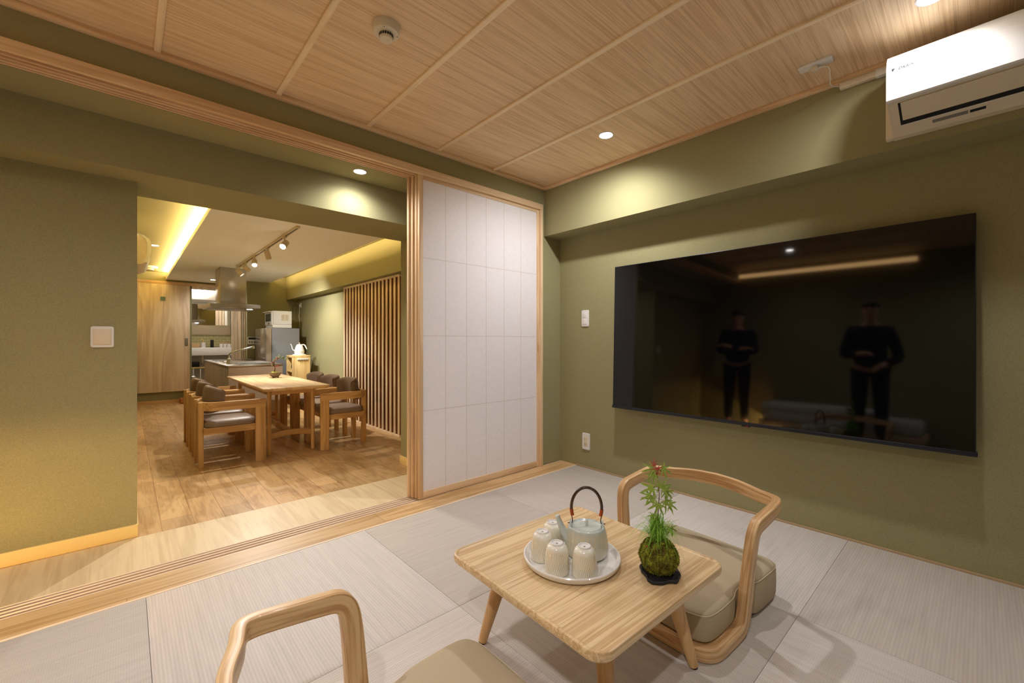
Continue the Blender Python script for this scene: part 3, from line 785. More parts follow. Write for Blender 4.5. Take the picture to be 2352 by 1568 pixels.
# maple: stem leans slightly
SR = Vector((.741, -.672, 0))      # picture right, used only to lean the stem the way the photo shows
stem_pts = [Vector((0, 0, .09)), Vector((0, 0, .17))-SR*.003, Vector((0, 0, .245))+SR*.002, Vector((0, 0, .300))-SR*.003, Vector((0, 0, .335))-SR*.014]
bm = bmesh.new(); tube(bm, stem_pts, [.0022, .0018, .0013, .001, .0006], 8)
stem = obj('stem', bm, 'stem', kd)
def maple_leaf(p, size, rotm, mat, name='leaf'):
    bm = bmesh.new(); c = bm.verts.new((0, 0, 0)); lobes = [-125, -82, -40, 0, 40, 82, 125]; ln = [.42, .68, .92, 1.0, .92, .68, .42]
    ring = []
    for i, (a, l) in enumerate(zip(lobes, ln)):
        A = math.radians(a)
        def P_(aa, rr): return (rr*math.sin(aa)*size, rr*math.cos(aa)*size, -.25*size*rr*rr)
        ring += [P_(A-.20, l*.34), P_(A-.13, l*.62), P_(A, l), P_(A+.13, l*.62), P_(A+.20, l*.34)]
    vs = [bm.verts.new(q) for q in ring]
    for i in range(len(vs)-1): bm.faces.new((c, vs[i], vs[i+1]))
    o = obj(name, bm, mat, stem, smooth=True); o.matrix_local = Matrix.Translation(p) @ rotm.to_4x4(); return o
ul = -SR; up = Vector((0, 0, 1))
def leaf_at(dr, z, dx_depth, size, outdir, droop, mat='leaf'):
    z = .14+(z-.14)*1.55; dr *= 1.35; size *= 1.45
    p = Vector((0, 0, z))+SR*dr+Vector((.672, .741, 0))*dx_depth
    yv = (SR*outdir[0]+up*outdir[1]+Vector((.672, .741, 0))*(rnd.uniform(-.3, .3))).normalized()
    nv = (Vector((-.672, -.741, .55))+SR*rnd.uniform(-.3, .3)).normalized(); xv = yv.cross(nv).normalized(); nv = xv.cross(yv)
    m = Matrix((xv, yv, nv)).transposed()
    tube_pts = [Vector((0, 0, z+.004)), p]
    bm = bmesh.new(); tube(bm, tube_pts, .0005, 5); obj('twig', bm, 'stem', stem)
    return maple_leaf(p, size, m, mat)
for q in [(-.012, .262, 0, .030, (-1, -.15), 0), (.010, .262, .004, .030, (1, -.5), 0), (-.010, .250, -.004, .026, (-.8, -.7), 0),
          (-.014, .222, 0, .034, (-.9, -.45), 0), (.010, .224, 0, .032, (.9, -.5), 0), (.002, .232, -.006, .026, (-.2, -1), 0), (.018, .214, .004, .030, (.8, -.8), 0),
          (-.010, .198, .002, .030, (-1, .1), 0), (.014, .196, -.004, .034, (.7, -.8), 0), (-.002, .190, -.006, .032, (-.35, -1), 0), (.026, .188, .003, .028, (1, -.6), 0),
          (-.012, .166, 0, .018, (-.6, -.8), 0), (.028, .140, -.002, .026, (.3, -1), 0), (-.020, .205, .004, .026, (-1, -.4), 0)]:
    leaf_at(*q)
leaf_at(-.004, .264, -.003, .026, (.15, -1), 0, 'redleaf'); leaf_at(-.010, .268, 0, .016, (-.1, 1), 0, 'redleaf')
bm = bmesh.new(); bmesh.ops.create_icosphere(bm, subdivisions=2, radius=.0032, matrix=Matrix.Translation(Vector((0, 0, .088))-SR*.044+Vector((-.672, -.741, 0))*.02)); obj('berry', bm, 'red', kd)

# ================================================================== LEGLESS CHAIRS
def catmull(P, n):
    out = []
    for i in range(len(P)-1):
        p0 = P[max(i-1, 0)]; p1 = P[i]; p2 = P[i+1]; p3 = P[min(i+2, len(P)-1)]
        for k in range(n):
            t = k/n; out.append([.5*((2*b)+(-a+c)*t+(2*a-5*b+4*c-d)*t*t+(-a+3*b-3*c+d)*t**3) for a, b, c, d in zip(p0, p1, p2, p3)])
    out.append(list(P[-1])); return out
def legless_chair(loc, rotz, label, shift):
    """faces local -x; base U in front, uprights at mid depth, arms bending back to a bowed top rail"""
    t = thing('legless_chair', label, 'chair', loc, rotz, 'bentwood legless chairs at the low table')
    # centre line of one side from middle of front base rail to middle of back rail: (x, y, z, h1, h2)
    key = [(-.232, 0, .024, .022, .022), (-.232, -.12, .024, .022, .022), (-.228, -.205, .024, .022, .022), (-.208, -.242, .024, .022, .022), (-.170, -.256, .024, .022, .022),
           (-.10, -.259, .025, .022, .021), (-.030, -.260, .027, .023, .020), (.006, -.261, .040, .026, .019), (.022, -.263, .075, .028, .018), (.027, -.267, .13, .028, .0175), (.032, -.273, .22, .027, .017), (.037, -.281, .31, .026, .017),
           (.046, -.286, .366, .025, .017), (.070, -.289, .394, .025, .017), (.12, -.291, .403, .024, .017), (.218, -.291, .415, .023, .0165), (.268, -.287, .421, .023, .0165), (.297, -.266, .425, .023, .016),
           (.316, -.20, .427, .024, .015), (.352, -.10, .432, .026, .014), (.366, 0, .434, .026, .014)]
    half = catmull(key, 4)
    full = half+[[p[0], -p[1], p[2], p[3], p[4]] for p in reversed(half[1:-1])]
    n = len(full); pts = [Vector(p[:3]) for p in full]; n1 = []; n2 = []
    for i in range(n):
        T = (pts[(i+1) % n]-pts[i-1]).normalized(); y = pts[i].y; x = pts[i].x
        # outward horizontal direction: perpendicular to the horizontal part, or +-y on steep parts
        hx = Vector((T.x, T.y, 0))
        side = Vector((0, -1 if y < 0 else 1, 0))
        if hx.length > 1e-4:
            o = Vector((hx.y, -hx.x, 0)).normalized()
            c = Vector((x-.0, y, 0)) - Vector((.02, 0, 0))
            if o.dot(c) < 0: o = -o
        else: o = side
        steep = min(1, abs(T.z)*1.3); 
        if abs(y) > .2: o = (o*(1-steep)+side*steep)
        o = (o-T*o.dot(T)).normalized(); a = T.cross(o)
        n1.append(a); n2.append(o)
    # keep handedness continuous
    for i in range(1, n):
        if n1[i].dot(n1[i-1]) < 0: n1[i] = -n1[i]
        if n2[i].dot(n2[i-1]) < 0: n2[i] = -n2[i]
    bm = bmesh.new(); sweep(bm, pts, n1, n2, [(p[3], p[4]) for p in full], closed=True)
    obj('frame', bm, 'zaisu', t, angle=28)
    # seat cushion: waisted outline, soft top edge with piping
    W0 = .225; pr_ = []
    side_k = [(-.270, 0), (-.273, -.15), (-.268, -.200), (-.245, -.236), (-.19, -.247), (-.10, -.247), (-.055, -.243), (-.025, -.233), (.012, -.228), (.055, -.230), (.085, -.240), (.12, -.256), (.20, -.260), (.275, -.260), (.318, -.250), (.340, -.215), (.346, -.12), (.347, 0)]
    hp = catmull([list(p) for p in side_k], 3); outl = [tuple(p) for p in hp]+[(p[0], -p[1]) for p in reversed(hp[1:-1])]
    cx = sum(p[0] for p in outl)/len(outl)
    def sc(f, d): 
        res = []
        m = len(outl)
        for i, p in enumerate(outl):
            a = Vector(outl[i-1]); b = Vector(outl[(i+1) % m]); tt = (b-a).normalized(); nn = Vector((tt.y, -tt.x))
            if nn.dot(Vector(p)-Vector((cx, 0))) < 0 and abs(p[1]) > .2 and False: nn = -nn
            res.append((p[0]-nn.x*d, p[1]-nn.y*d))
        return res
    # orientation test so that positive d shrinks
    test = sc(1, .02); shrink = sum(abs(p[1]) for p in test) < sum(abs(p[1]) for p in outl); sg = 1 if shrink else -1
    base = .047; H = .150
    loops = []
    for d, z in ((.012, base), (.003, base+.004), (0, base+.012), (-.002, base+.045), (-.001, H-.016), (.002, H-.007), (.008, H-.001), (.018, H+.003), (.040, H+.008)):
        loops.append([(x, y, z) for x, y in sc(1, d*sg)])
    c0 = [(x*.55+cx*.45, y*.55, H+.014) for x, y in outl]; c1 = [(x*.15+cx*.85, y*.15, H+.016) for x, y in outl]
    loops += [c0, c1]
    # the rear of the cushion hangs down to the mat behind the base
    for li, lp in enumerate(loops):
        loops[li] = [(x, y, z-(.040 if li == 0 else .036 if li == 1 else .030 if li == 2 else .018 if li == 3 else .004)*max(0, min(1, (x-.02)/.10))) for x, y, z in lp]
    bm = bmesh.new(); loft(bm, loops)
    cu = obj('seat_cushion', bm, 'cushion', t, angle=60); cu.location = (shift, 0, 0)
    zp = H-.009
    bm = bmesh.new(); tube(bm, [(x, y, zp-.004*max(0, min(1, (x-.02)/.10))) for x, y in sc(1, -.0005*sg)]+[(sc(1, -.0005*sg)[0][0], sc(1, -.0005*sg)[0][1], zp)], .0016, 6, cap=False)
    obj('piping', bm, 'piping', cu)
    return t
legless_chair((1.676, .850, 0), math.radians(-3), 'low bentwood legless chair with beige cushion between the low table and the television', .045)
legless_chair((.488, .850, 0), PI+math.radians(1), 'bentwood legless chair at the bottom edge of the picture, seen from its back', -.055)

# ================================================================== DINING TABLE
dt = thing('dining_table', 'rectangular wooden dining table with round legs in the room beyond', 'table', (1.195, 5.225, 0))
DZ = .650
bm = bmesh.new(); o_ = rrect(.585, 1.86, .02, 4)
def o2(d): return rrect(.585-2*d, 1.86-2*d, .02, 4)
loft(bm, [[(x, y, DZ-.030) for x, y in o2(.016)], [(x, y, DZ-.016) for x, y in o2(.002)], [(x, y, DZ-.004) for x, y in o2(0)], [(x, y, DZ) for x, y in o2(.004)]])
obj('tabletop', bm, 'oakY', dt)
for sx in (-1, 1):
    obj('apron', B(sx*.20-.011, sx*.20+.011, -.70, .70, DZ-.085, DZ-.029, bev=.002), 'oak', dt)
    for sy in (-1, 1):
        bm = bmesh.new(); cyl(bm, (sx*.195, sy*.70, 0), (sx*.195, sy*.70, DZ-.029), .0165, .0185, 24); obj('leg', bm, 'oakZ', dt)
for sy in (-1, 1):
    obj('end_apron', B(-.195, .195, sy*.70-.011, sy*.70+.011, DZ-.085, DZ-.029, bev=.002), 'oak', dt)
    bm = bmesh.new(); pts = [(-.195+.39*k/12, sy*.70, .170+.022*math.sin(PI*k/12)) for k in range(13)]
    sweep(bm, pts, [Vector((0, 0, 1))]*13, [Vector((0, 1, 0))]*13, [(.026, .010)]*13, closed=False); obj('end_stretcher', bm, 'oak', dt)
obj('long_stretcher', B(-.012, .012, -.69, .69, .175, .215, bev=.003), 'oakZ', dt)

# ------------------------------------------------------------------ dining armchairs
def arm_chair(loc, rotz, label, group):
    t = thing('dining_chair', label, 'chair', loc, rotz, group)      # faces local +x
    hw = .222
    pl_ = [(.240, -hw), (.10, -hw), (-.08, -hw), (-.150, -hw+.004), (-.190, -hw+.030), (-.212, -hw+.070), (-.222, -.11), (-.228, 0)]
    full = pl_+[(x, -y) for x, y in reversed(pl_[:-1])]
    pts = [Vector((x, y, .522)) for x, y in full]; n2 = []
    for i in range(len(pts)):
        T = (pts[min(i+1, len(pts)-1)]-pts[max(i-1, 0)]).normalized(); n2.append(Vector((-T.y, T.x, 0)))
    bm = bmesh.new(); sweep(bm, pts, [Vector((0, 0, 1))]*len(pts), n2, [(.037, .0135)]*len(pts), closed=False)
    obj('armrest', bm, 'oak', t)
    for s in (-1, 1):
        obj('leg', B(.160, .240, s*hw-.0135, s*hw+.0135, 0, .487, bev=.003), 'oakZ', t)
        obj('leg', B(-.248, -.212, s*.135-.030, s*.135+.030, 0, .556, bev=.003), 'oakZ', t)
        obj('side_rail', B(-.215, .165, s*.195-.010, s*.195+.010, .285, .340, bev=.002), 'oak', t)
    obj('front_rail', B(.145, .165, -.19, .19, .285, .335, bev=.002), 'oak', t)
    bm = bmesh.new(); loops = []
    for d, z in ((.012, .335), (0, .345), (-.004, .362), (0, .380), (.012, .392), (.05, .400), (.12, .405), (.19, .406)):
        loops.append([(x-.015, y, z) for x, y in rrect(.400-2*d, .405-2*d, max(.075-d, .006), 6)])
    loft(bm, loops); obj('seat', bm, 'leather2', t, angle=60)
    bm = bmesh.new(); rows = []
    m = 16
    for k in range(m+1):
        u = -1+2*k/m; y = .198*u; xo = -.208+.085*abs(u)**3.2
        taper = 1-.28*abs(u)**5
        zc, hh = .568, .118*taper
        th = .026
        prof = []
        for q in range(14):
            a = 2*PI*q/14; cx_, cz = math.cos(a), math.sin(a)
            prof.append((xo+.030+th*math.copysign(abs(cx_)**.6, cx_)+.012*cz, y, zc+hh*math.copysign(abs(cz)**.55, cz)))
        rows.append(prof)
    loft(bm, rows); obj('backrest', bm, 'leather', t, angle=60)
    return t
c0 = arm_chair((.696, 4.585, 0), 0, 'wooden armchair with brown padding, nearest of the left row at the dining table', 'dining chairs on the left of the table')
dup(c0, (.700, 5.095, 0), 0, 'wooden armchair with brown padding, middle of the left row at the dining table')
dup(c0, (.702, 5.600, 0), 0, 'wooden armchair with brown padding, farthest of the left row by the kitchen island')
GR = 'dining chairs on the right of the table'
dup(c0, (1.655, 4.590, 0), PI, 'wooden armchair with brown padding, nearest of the right row before the slatted panel', GR)
dup(c0, (1.660, 5.130, 0), PI, 'wooden armchair with brown padding, middle of the right row beside the slatted panel', GR)
dup(c0, (1.665, 5.680, 0), PI, 'wooden armchair with brown padding, farthest of the right row near the pine cabinet', GR)

# ------------------------------------------------------------------ bonsai on the dining table
bs = thing('bonsai', 'small bonsai with red berries in a clay bowl on the dining table', 'plant', (1.285, 5.54, DZ))
bm = bmesh.new(); lathe(bm, [(0, .010), (.030, .008), (.045, .018), (.060, .040), (.066, .058), (.068, .062), (.063, .062), (.058, .054), (0, .052)], 40)
for k in range(3):
    a = 2*PI*k/3; cyl(bm, (.03*math.cos(a), .03*math.sin(a), 0), (.032*math.cos(a), .032*math.sin(a), .014), .006, .008, 10)
obj('pot', bm, 'clay', bs)
bm = bmesh.new(); bmesh.ops.create_icosphere(bm, subdivisions=3, radius=1)
for v in bm.verts:
    d = v.co.copy(); v.co = Vector((d.x*.054, d.y*.054, .055+d.z*.016*(1+.5*mn.noise(d*5))))
obj('moss', bm, 'moss', bs, angle=180)
SRb = Vector((.741, -.672, 0))
tpz = [Vector((0, 0, .06))-SRb*.010, Vector((0, 0, .09))-SRb*.004, Vector((0, 0, .115))+SRb*.002, Vector((0, 0, .14))-SRb*.012, Vector((0, 0, .175))-SRb*.020, Vector((0, 0, .205))-SRb*.010, Vector((0, 0, .228))+SRb*.018, Vector((0, 0, .238))+SRb*.055, Vector((0, 0, .232))+SRb*.095, Vector((0, 0, .215))+SRb*.125]
bm = bmesh.new(); tube(bm, tpz, [.006, .0055, .005, .0045, .004, .0035, .003, .0022, .0016, .001], 8)
tube(bm, [tpz[3], tpz[3]+SRb*.025+Vector((0, 0, -.006)), tpz[3]+SRb*.05+Vector((0, 0, -.002))], [.0025, .002, .001], 6)
trk = obj('trunk', bm, 'stem', bs)
bm = bmesh.new(); rb = random.Random(5)
def tleaf(bm, p, s):
    d = Vector((rb.uniform(-1, 1), rb.uniform(-1, 1), rb.uniform(-.3, 1))).normalized(); u = d.orthogonal().normalized()*s*.35
    v = [bm.verts.new(q) for q in (p, p+d*s*.5+u, p+d*s, p+d*s*.5-u)]; bm.faces.new(v)
for k in range(330):
    i = rb.choice([4, 5, 6, 7, 7, 8, 8, 9, 3]); p = tpz[i]+Vector((rb.gauss(0, .010), rb.gauss(0, .010), rb.gauss(0, .010)))
    tleaf(bm, p, rb.uniform(.008, .015))
obj('leaf', bm, 'bonsaileaf', trk, smooth=False, kind='stuff')
for k in range(46):
    i = rb.choice([3, 4, 4, 5, 5, 6, 6, 7]); p = tpz[i]+Vector((rb.gauss(0, .011), rb.gauss(0, .011), rb.gauss(0, .012)))
    if k % 6 == 0: p = tpz[3]+SRb*rb.uniform(.02, .055)+Vector((0, 0, rb.uniform(-.015, .010)))
    bm = bmesh.new(); bmesh.ops.create_icosphere(bm, subdivisions=1, radius=.0052, matrix=Matrix.Translation(p)); obj('berry', bm, 'red', trk)

# ------------------------------------------------------------------ slatted cedar panel
sp = thing('slatted_panel', 'tall panel of vertical cedar slats on the right wall of the dining room', 'wall panel', (2.32, 5.195, 0))
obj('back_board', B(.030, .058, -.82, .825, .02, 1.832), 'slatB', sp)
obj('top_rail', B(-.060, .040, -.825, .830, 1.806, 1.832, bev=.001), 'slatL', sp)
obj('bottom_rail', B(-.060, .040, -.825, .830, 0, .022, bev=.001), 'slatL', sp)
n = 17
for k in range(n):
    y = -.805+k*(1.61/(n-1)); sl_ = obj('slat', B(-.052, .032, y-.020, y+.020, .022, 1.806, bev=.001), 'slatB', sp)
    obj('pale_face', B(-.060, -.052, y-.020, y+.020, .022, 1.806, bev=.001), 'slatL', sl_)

# ------------------------------------------------------------------ kitchen island, sink, hood
isl = thing('kitchen_island', 'taupe kitchen island with a steel sink top behind the dining table', 'kitchen island', (1.255, 7.48, 0))
obj('cabinet_body', B(-.310, .310, -1.10, 1.05, 0, .750, bev=.003), 'island', isl)
obj('front_panel', B(-.306, .314, -1.112, -1.100, 0, .750, bev=.002), 'islandf', isl)
wt = obj('worktop', B(-.322, .322, -1.122, 1.06, .750, .768, bev=.003), 'steel', isl)
sk = obj('sink', B(-.165, .26, -.95, -.25, .768, .780, bev=.004), 'steel', isl)
obj('sink_basin', B(-.145, .23, -.92, -.28, .7805, .7815), 'grey', sk)
obj('drain_rack', B(-.22, .24, -.20, .25, .768, .784, bev=.004), 'chrome', isl)
obj('hob', B(-.24, .24, .35, .85, .768, .774, bev=.002), 'black', isl)
fc = thing('kitchen_faucet', 'chrome single-lever kitchen faucet on the near corner of the island', 'faucet', (1.020, 6.82, .768))
bm = bmesh.new(); lathe(bm, [(.028, 0), (.028, .006), (.023, .010), (.022, .055), (.020, .060), (0, .062)], 24); obj('body', bm, 'chrome', fc)
bm = bmesh.new(); tube(bm, [(0, 0, .05), (.005, -.003, .10), (.012, -.008, .135), (.035, -.022, .155), (.10, -.06, .178), (.19, -.11, .208), (.27, -.155, .236)], [.013, .012, .012, .012, .011, .011, .012], 14); spx = obj('spout', bm, 'chrome', fc)
bm = bmesh.new(); cyl(bm, (.262, -.15, .236), (.262, -.15, .205), .011); obj('nozzle', bm, 'chrome', spx)
bm = bmesh.new(); bmesh.ops.create_icosphere(bm, subdivisions=3, radius=.024, matrix=Matrix.Translation((.004, -.006, .058))); tube(bm, [(.01, -.02, .045), (.03, -.05, .03)], [.008, .006], 10); obj('lever', bm, 'chrome', fc)
hood = thing('range_hood', 'stainless steel island range hood with a tall square duct', 'range hood', (1.145, 7.47, 1.55))
obj('duct', B(-.160, .160, -.20, .25, .062, ZD-1.55, bev=.002), 'steel', hood)
bm = bmesh.new()
loft(bm, [[(-.300, -.415, 0), (.300, -.415, 0), (.300, .385, 0), (-.300, .385, 0)], [(-.300, -.415, .046), (.300, -.415, .046), (.300, .385, .046), (-.300, .385, .046)], [(-.285, -.40, .050), (.285, -.40, .050), (.285, .37, .050), (-.285, .37, .050)], [(-.175, -.215, .070), (.175, -.215, .070), (.175, .265, .070), (-.175, .265, .070)]])
obj('canopy', bm, 'steel', hood, angle=20)
obj('filter_panel', B(-.25, .25, -.36, .33, -.010, .001, bev=.003), 'steel', hood)
bm = bmesh.new(); lathe(bm, [(0, -.013), (.035, -.013), (.038, -.002)], 28, center=(.19, -.27, 0)); hl = obj('hood_light', bm, 'lit', hood)
lamp('SPOT', 'lamp', (.19, -.27, -.02), (0, 0, 0), 5, (.92, .95, 1), hood, spot_size=2.2, shadow_soft_size=.03)

# ------------------------------------------------------------------ refrigerator, microwave, kettle, cabinet
fr = thing('refrigerator', 'grey two-door refrigerator against the far right corner of the kitchen', 'refrigerator', (1.98, 8.24, 0))
obj('cabinet', B(-.205, .215, -.39, .39, .02, 1.292, bev=.004), 'fridge', fr)
d_ = obj('door', B(-.293, -.212, -.39, .39, .50, 1.292, bev=.006), 'fridgef', fr); obj('door', B(-.293, -.212, -.39, .39, .04, .49, bev=.006), 'fridgef', fr)
obj('handle_strip', B(-.296, -.285, -.39, -.355, .55, 1.25, bev=.002), 'grey', d_)
for sx in (-.17, .17):
    for sy in (-.33, .33):
        bm = bmesh.new(); cyl(bm, (sx, sy, 0), (sx, sy, .022), .02); obj('foot', bm, 'black', fr)
mw = thing('microwave_oven', 'white microwave oven on top of the grey refrigerator', 'microwave', (1.945, 8.16, 1.292))
obj('casing', B(-.138, .142, -.26, .20, .062, .290, bev=.004), 'white', mw)
obj('base', B(-.150, .142, -.26, .20, .006, .060, bev=.004), 'white', mw)
mwd = obj('door', B(-.165, -.140, -.255, .195, .055, .282, bev=.004), 'white', mw)
obj('door_window', B(-.1665, -.1640, -.21, .15, .115, .245), 'black', mwd)
obj('door_handle', B(-.205, -.150, -.25, .19, .270, .282, bev=.003), 'white', mwd)
obj('display', B(-.1665, -.1640, -.12, -.03, .066, .092), 'grey', mwd)
lb = obj('instruction_label', B(-.02, .10, -.2612, -.2598, .125, .235), 'cream', mw)
for k in range(9):
    for c_ in (0, 1):
        obj('printed_line', B(-.015+c_*.06, .035+c_*.055-(k % 3)*.006, -.2616, -.2610, .135+k*.0105, .138+k*.0105), 'grey', lb)
for sx in (-.12, .12):
    for sy in (-.22, .16):
        bm = bmesh.new(); cyl(bm, (sx, sy, 0), (sx, sy, .008), .012); obj('foot', bm, 'black', mw)
cab = thing('pine_cabinet', 'pale pine cabinet with an open side in front of the refrigerator', 'cabinet', (2.085, 7.52, 0))
obj('top_board', B(-.135, .135, -.17, .17, .810, .846, bev=.002), 'pine', cab)
obj('near_panel', B(-.105, .135, -.170, -.150, 0, .810, bev=.002), 'pine', cab)
obj('near_stile', B(-.135, -.107, -.170, -.140, 0, .810, bev=.002), 'pine', cab)
obj('far_panel', B(-.135, .135, .150, .170, 0, .810, bev=.002), 'pine', cab)
obj('back_panel', B(.120, .135, -.150, .150, 0, .810), 'pine', cab)
for z in (.30, .575): obj('shelf', B(-.13, .12, -.15, .15, z, z+.016, bev=.001), 'pine', cab)
rk = tag(obj('hook_rack', B(-.085, .085, -.012, 0, -.014, .014, bev=.002), 'white', loc=(2.105, 7.350, .785)), 'white hook rack on the near face of the pine cabinet', 'rack')
for k in range(4): obj('hook', B(-.06+k*.036, -.045+k*.036, -.020, -.010, -.014, -.006, bev=.001), 'grey', rk)
pt = thing('electric_pot', 'grey and dark small pot on the shelf inside the pine cabinet', 'pot', (2.06, 7.48, .591))
bm = bmesh.new(); lathe(bm, [(0, 0), (.055, 0), (.062, .02), (.060, .10), (.045, .135), (0, .145)], 30); obj('body', bm, 'white', pt)
bm = bmesh.new(); tube(bm, [(-.055, 0, .03), (-.085, 0, .05), (-.085, 0, .10), (-.055, 0, .115)], .008, 10); obj('handle', bm, 'black', pt)
kt = thing('kettle', 'white electric kettle with a gooseneck spout on the pine cabinet', 'kettle', (2.105, 7.53, .846))
bm = bmesh.new(); lathe(bm, [(0, 0), (.100, 0), (.103, .006), (.100, .014), (.072, .018), (.070, .030), (0, .030)], 40); obj('power_base', bm, 'white', kt)
bm = bmesh.new(); lathe(bm, [(0, .030), (.074, .030), (.076, .040), (.075, .050), (.070, .052), (.078, .058), (.076, .070), (.066, .105), (.054, .140), (.042, .168), (.036, .172), (0, .173)], 40); obj('body', bm, 'white', kt)
bm = bmesh.new(); lathe(bm, [(.034, .171), (.030, .177), (.006, .182), (.005, .190), (.010, .196), (.008, .204), (0, .206)], 28); obj('lid', bm, 'cream', kt)
SRk = Vector((.741, -.672, 0)); U3 = Vector((0, 0, 1))
bm = bmesh.new(); tube(bm, [-SRk*.068+U3*.075, -SRk*.100+U3*.080, -SRk*.116+U3*.105, -SRk*.124+U3*.145, -SRk*.136+U3*.172, -SRk*.150+U3*.178], [.009, .008, .007, .006, .0055, .005], 12); obj('spout', bm, 'white', kt)
bm = bmesh.new(); tube(bm, [SRk*.040+U3*.168, SRk*.070+U3*.172, SRk*.092+U3*.160, SRk*.110+U3*.125, SRk*.124+U3*.095], [.008, .008, .009, .009, .007], 12); obj('handle', bm, 'white', kt)
wo = thing('high_outlet', 'small white outlet with hanging cords under the dining beam', 'outlet', (2.38, 8.42, 1.735))
obj('cover', B(-.012, 0, -.035, .035, -.045, .045, bev=.003), 'white', wo)
obj('plug', B(-.032, -.012, -.015, .015, -.02, .012, bev=.003), 'white', wo)
bm = bmesh.new(); tube(bm, [(-.025, 0, -.02), (-.02, 0, -.10), (-.03, .01, -.20), (-.02, .0, -.30), (-.02, .0, -.42)], .004, 8); obj('cord', bm, 'white', wo)
bm = bmesh.new(); tube(bm, [(-.03, 0, .005), (-.10, .03, 0), (-.13, .05, -.05), (-.12, .06, -.16)], .003, 8); obj('cord', bm, 'black', wo)
ic = thing('control_panel', 'white wall control panel with a dark display left of the refrigerator', 'control panel', (1.667, 8.70, 1.085))
obj('casing', B(-.085, .085, -.022, 0, -.065, .065, bev=.004), 'white', ic)
obj('display', B(-.077, .077, -.0235, -.0215, .018, .055), 'black', ic)
for k in range(4): obj('button', B(-.07+k*.038, -.048+k*.038, -.0235, -.0215, -.04, -.012, bev=.001), 'grey', ic)

# ------------------------------------------------------------------ track lights
tk = thing('light_track', 'cream ceiling track running along the white dining ceiling', 'light track', (1.165, 5.63, ZD))
obj('rail', B(-.017, .017, -1.43, 1.43, -.020, 0, bev=.002), 'spothead', tk)
obj('channel', B(-.006, .006, -1.40, 1.36, -.0208, -.019), 'darktrack', tk)
obj('end_feed', B(-.019, .019, 1.33, 1.45, -.022, 0, bev=.002), 'spothead', tk)
def spot(y, dirv, lit, label, energy):
    t = thing('spotlight', label, 'spotlight', (1.165, y, ZD-.0208), 0, 'spotlights on the ceiling track')
    obj('adapter', B(-.013, .013, -.035, .035, -.014, 0, bev=.003), 'spothead', t)
    bm = bmesh.new(); cyl(bm, (0, 0, -.012), (0, 0, -.055), .006); obj('stem', bm, 'spothead', t)
    d = Vector(dirv).normalized(); c = Vector((0, 0, -.075)); q = d.to_track_quat('-Z', 'Y')
    bm = bmesh.new(); lathe(bm, [(0, .050), (.026, .050), (.030, .046), (.030, -.050), (.027, -.050), (.026, -.040)], 32)
    h = obj('head', bm, 'spothead', t); h.location = c; h.rotation_mode = 'QUATERNION'; h.rotation_quaternion = q
    bm = bmesh.new(); lathe(bm, [(0, -.043), (.0265, -.043)], 28); obj('lens', bm, 'litw' if lit else 'litw', h)
    lp = lamp('SPOT', 'lamp', (0, 0, -.052), (0, 0, 0), energy, WARM, h, spot_size=math.radians(95), spot_blend=.8, shadow_soft_size=.022)
    return t
spot(4.66, (-.50, -.62, -.62), 1, 'cream track spotlight nearest the camera, facing it and shining', 46)
spot(5.35, (.30, .10, -.95), 0, 'cream track spotlight, second from the near end, its back turned', 33)
spot(6.00, (-.15, -.72, -.68), 1, 'cream track spotlight in the middle of the track, shining towards the camera', 33)
spot(6.50, (.75, .40, -.60), 0, 'cream track spotlight, fourth along the track, turned to the right wall', 33)
spot(6.96, (.62, -.12, -.72), 0, 'cream track spotlight at the far end, lit at its lower rim beside the duct', 33)

# ------------------------------------------------------------------ far door, washroom
dr = struct('door_4', B(-.30, .826, 9.385, 9.415, .205, 2.050, bev=.002), 'maple')
obj('sign', B(.424, .493, 9.380, 9.386, 1.764, 1.834), 'green', dr)
hh = obj('door_handle', B(.758, .800, 9.379, 9.386, .995, 1.125, bev=.002), 'grey', dr); obj('recess', B(.768, .790, 9.377, 9.380, 1.01, 1.11), 'steel', hh)
struct('floor_5', B(.862, 1.72, 9.46, 10.40, .02, .16), 'dark')
struct('wall_washroom_back', B(.3, 2.0, 10.40, 10.5, 0, 2.2), 'dim')
struct('wall_washroom_left', B(.50, .56, 9.55, 10.40, 0, 2.2), 'dim')
struct('wall_washroom_right', B(1.60, 1.66, 9.60, 10.40, 0, 2.2), 'dim')
struct('ceiling_4', B(.5, 1.72, 9.56, 10.40, 2.16, 2.22), 'wceil')
struct('trim_12', B(1.575, 1.74, 9.42, 9.60, 0, 2.055), 'maple')
struct('trim_13', B(.56, 1.60, 10.385, 10.40, .96, 1.20), 'tile')
ub = tag(obj('upper_cabinet', B(-.5, .28, -.15, .15, -.115, .115, bev=.003), 'white', loc=(.97, 9.93, 1.965)), 'white cupboard under the washroom ceiling above the mirror', 'cupboard')
mr = thing('mirror', 'wide washroom mirror above the beige strip and tiles', 'mirror', (1.08, 10.39, 1.62))
obj('glass', B(-.52, .50, -.012, -.006, -.225, .225), 'mirror', mr); obj('backing', B(-.52, .50, -.006, .004, -.225, .225), 'beige', mr)
tag(obj('mirror_shelf_panel', B(-.52, .50, -.03, .01, -.095, .095, bev=.002), 'beige', loc=(1.08, 10.375, 1.295)), 'plain beige panel between the washroom mirror and the tiles', 'panel')
vb = thing('wash_counter', 'thick white washroom counter seen through the far doorway', 'counter', (1.09, 10.18, .80))
obj('slab', B(-.53, .475, -.19, .20, 0, .150, bev=.004), 'white', vb)
bm = bmesh.new(); tube(bm, [(.0, .0, 0), (.0, .0, -.14), (.0, .05, -.17), (.0, .15, -.17)], .018, 12); obj('drain_pipe', bm, 'cream', vb)
ws = tag(obj('low_shelf', B(-.35, .35, -.15, .15, -.010, .010, bev=.002), 'pine', loc=(.95, 10.2, .565)), 'thin pine shelf under the washroom counter', 'shelf')
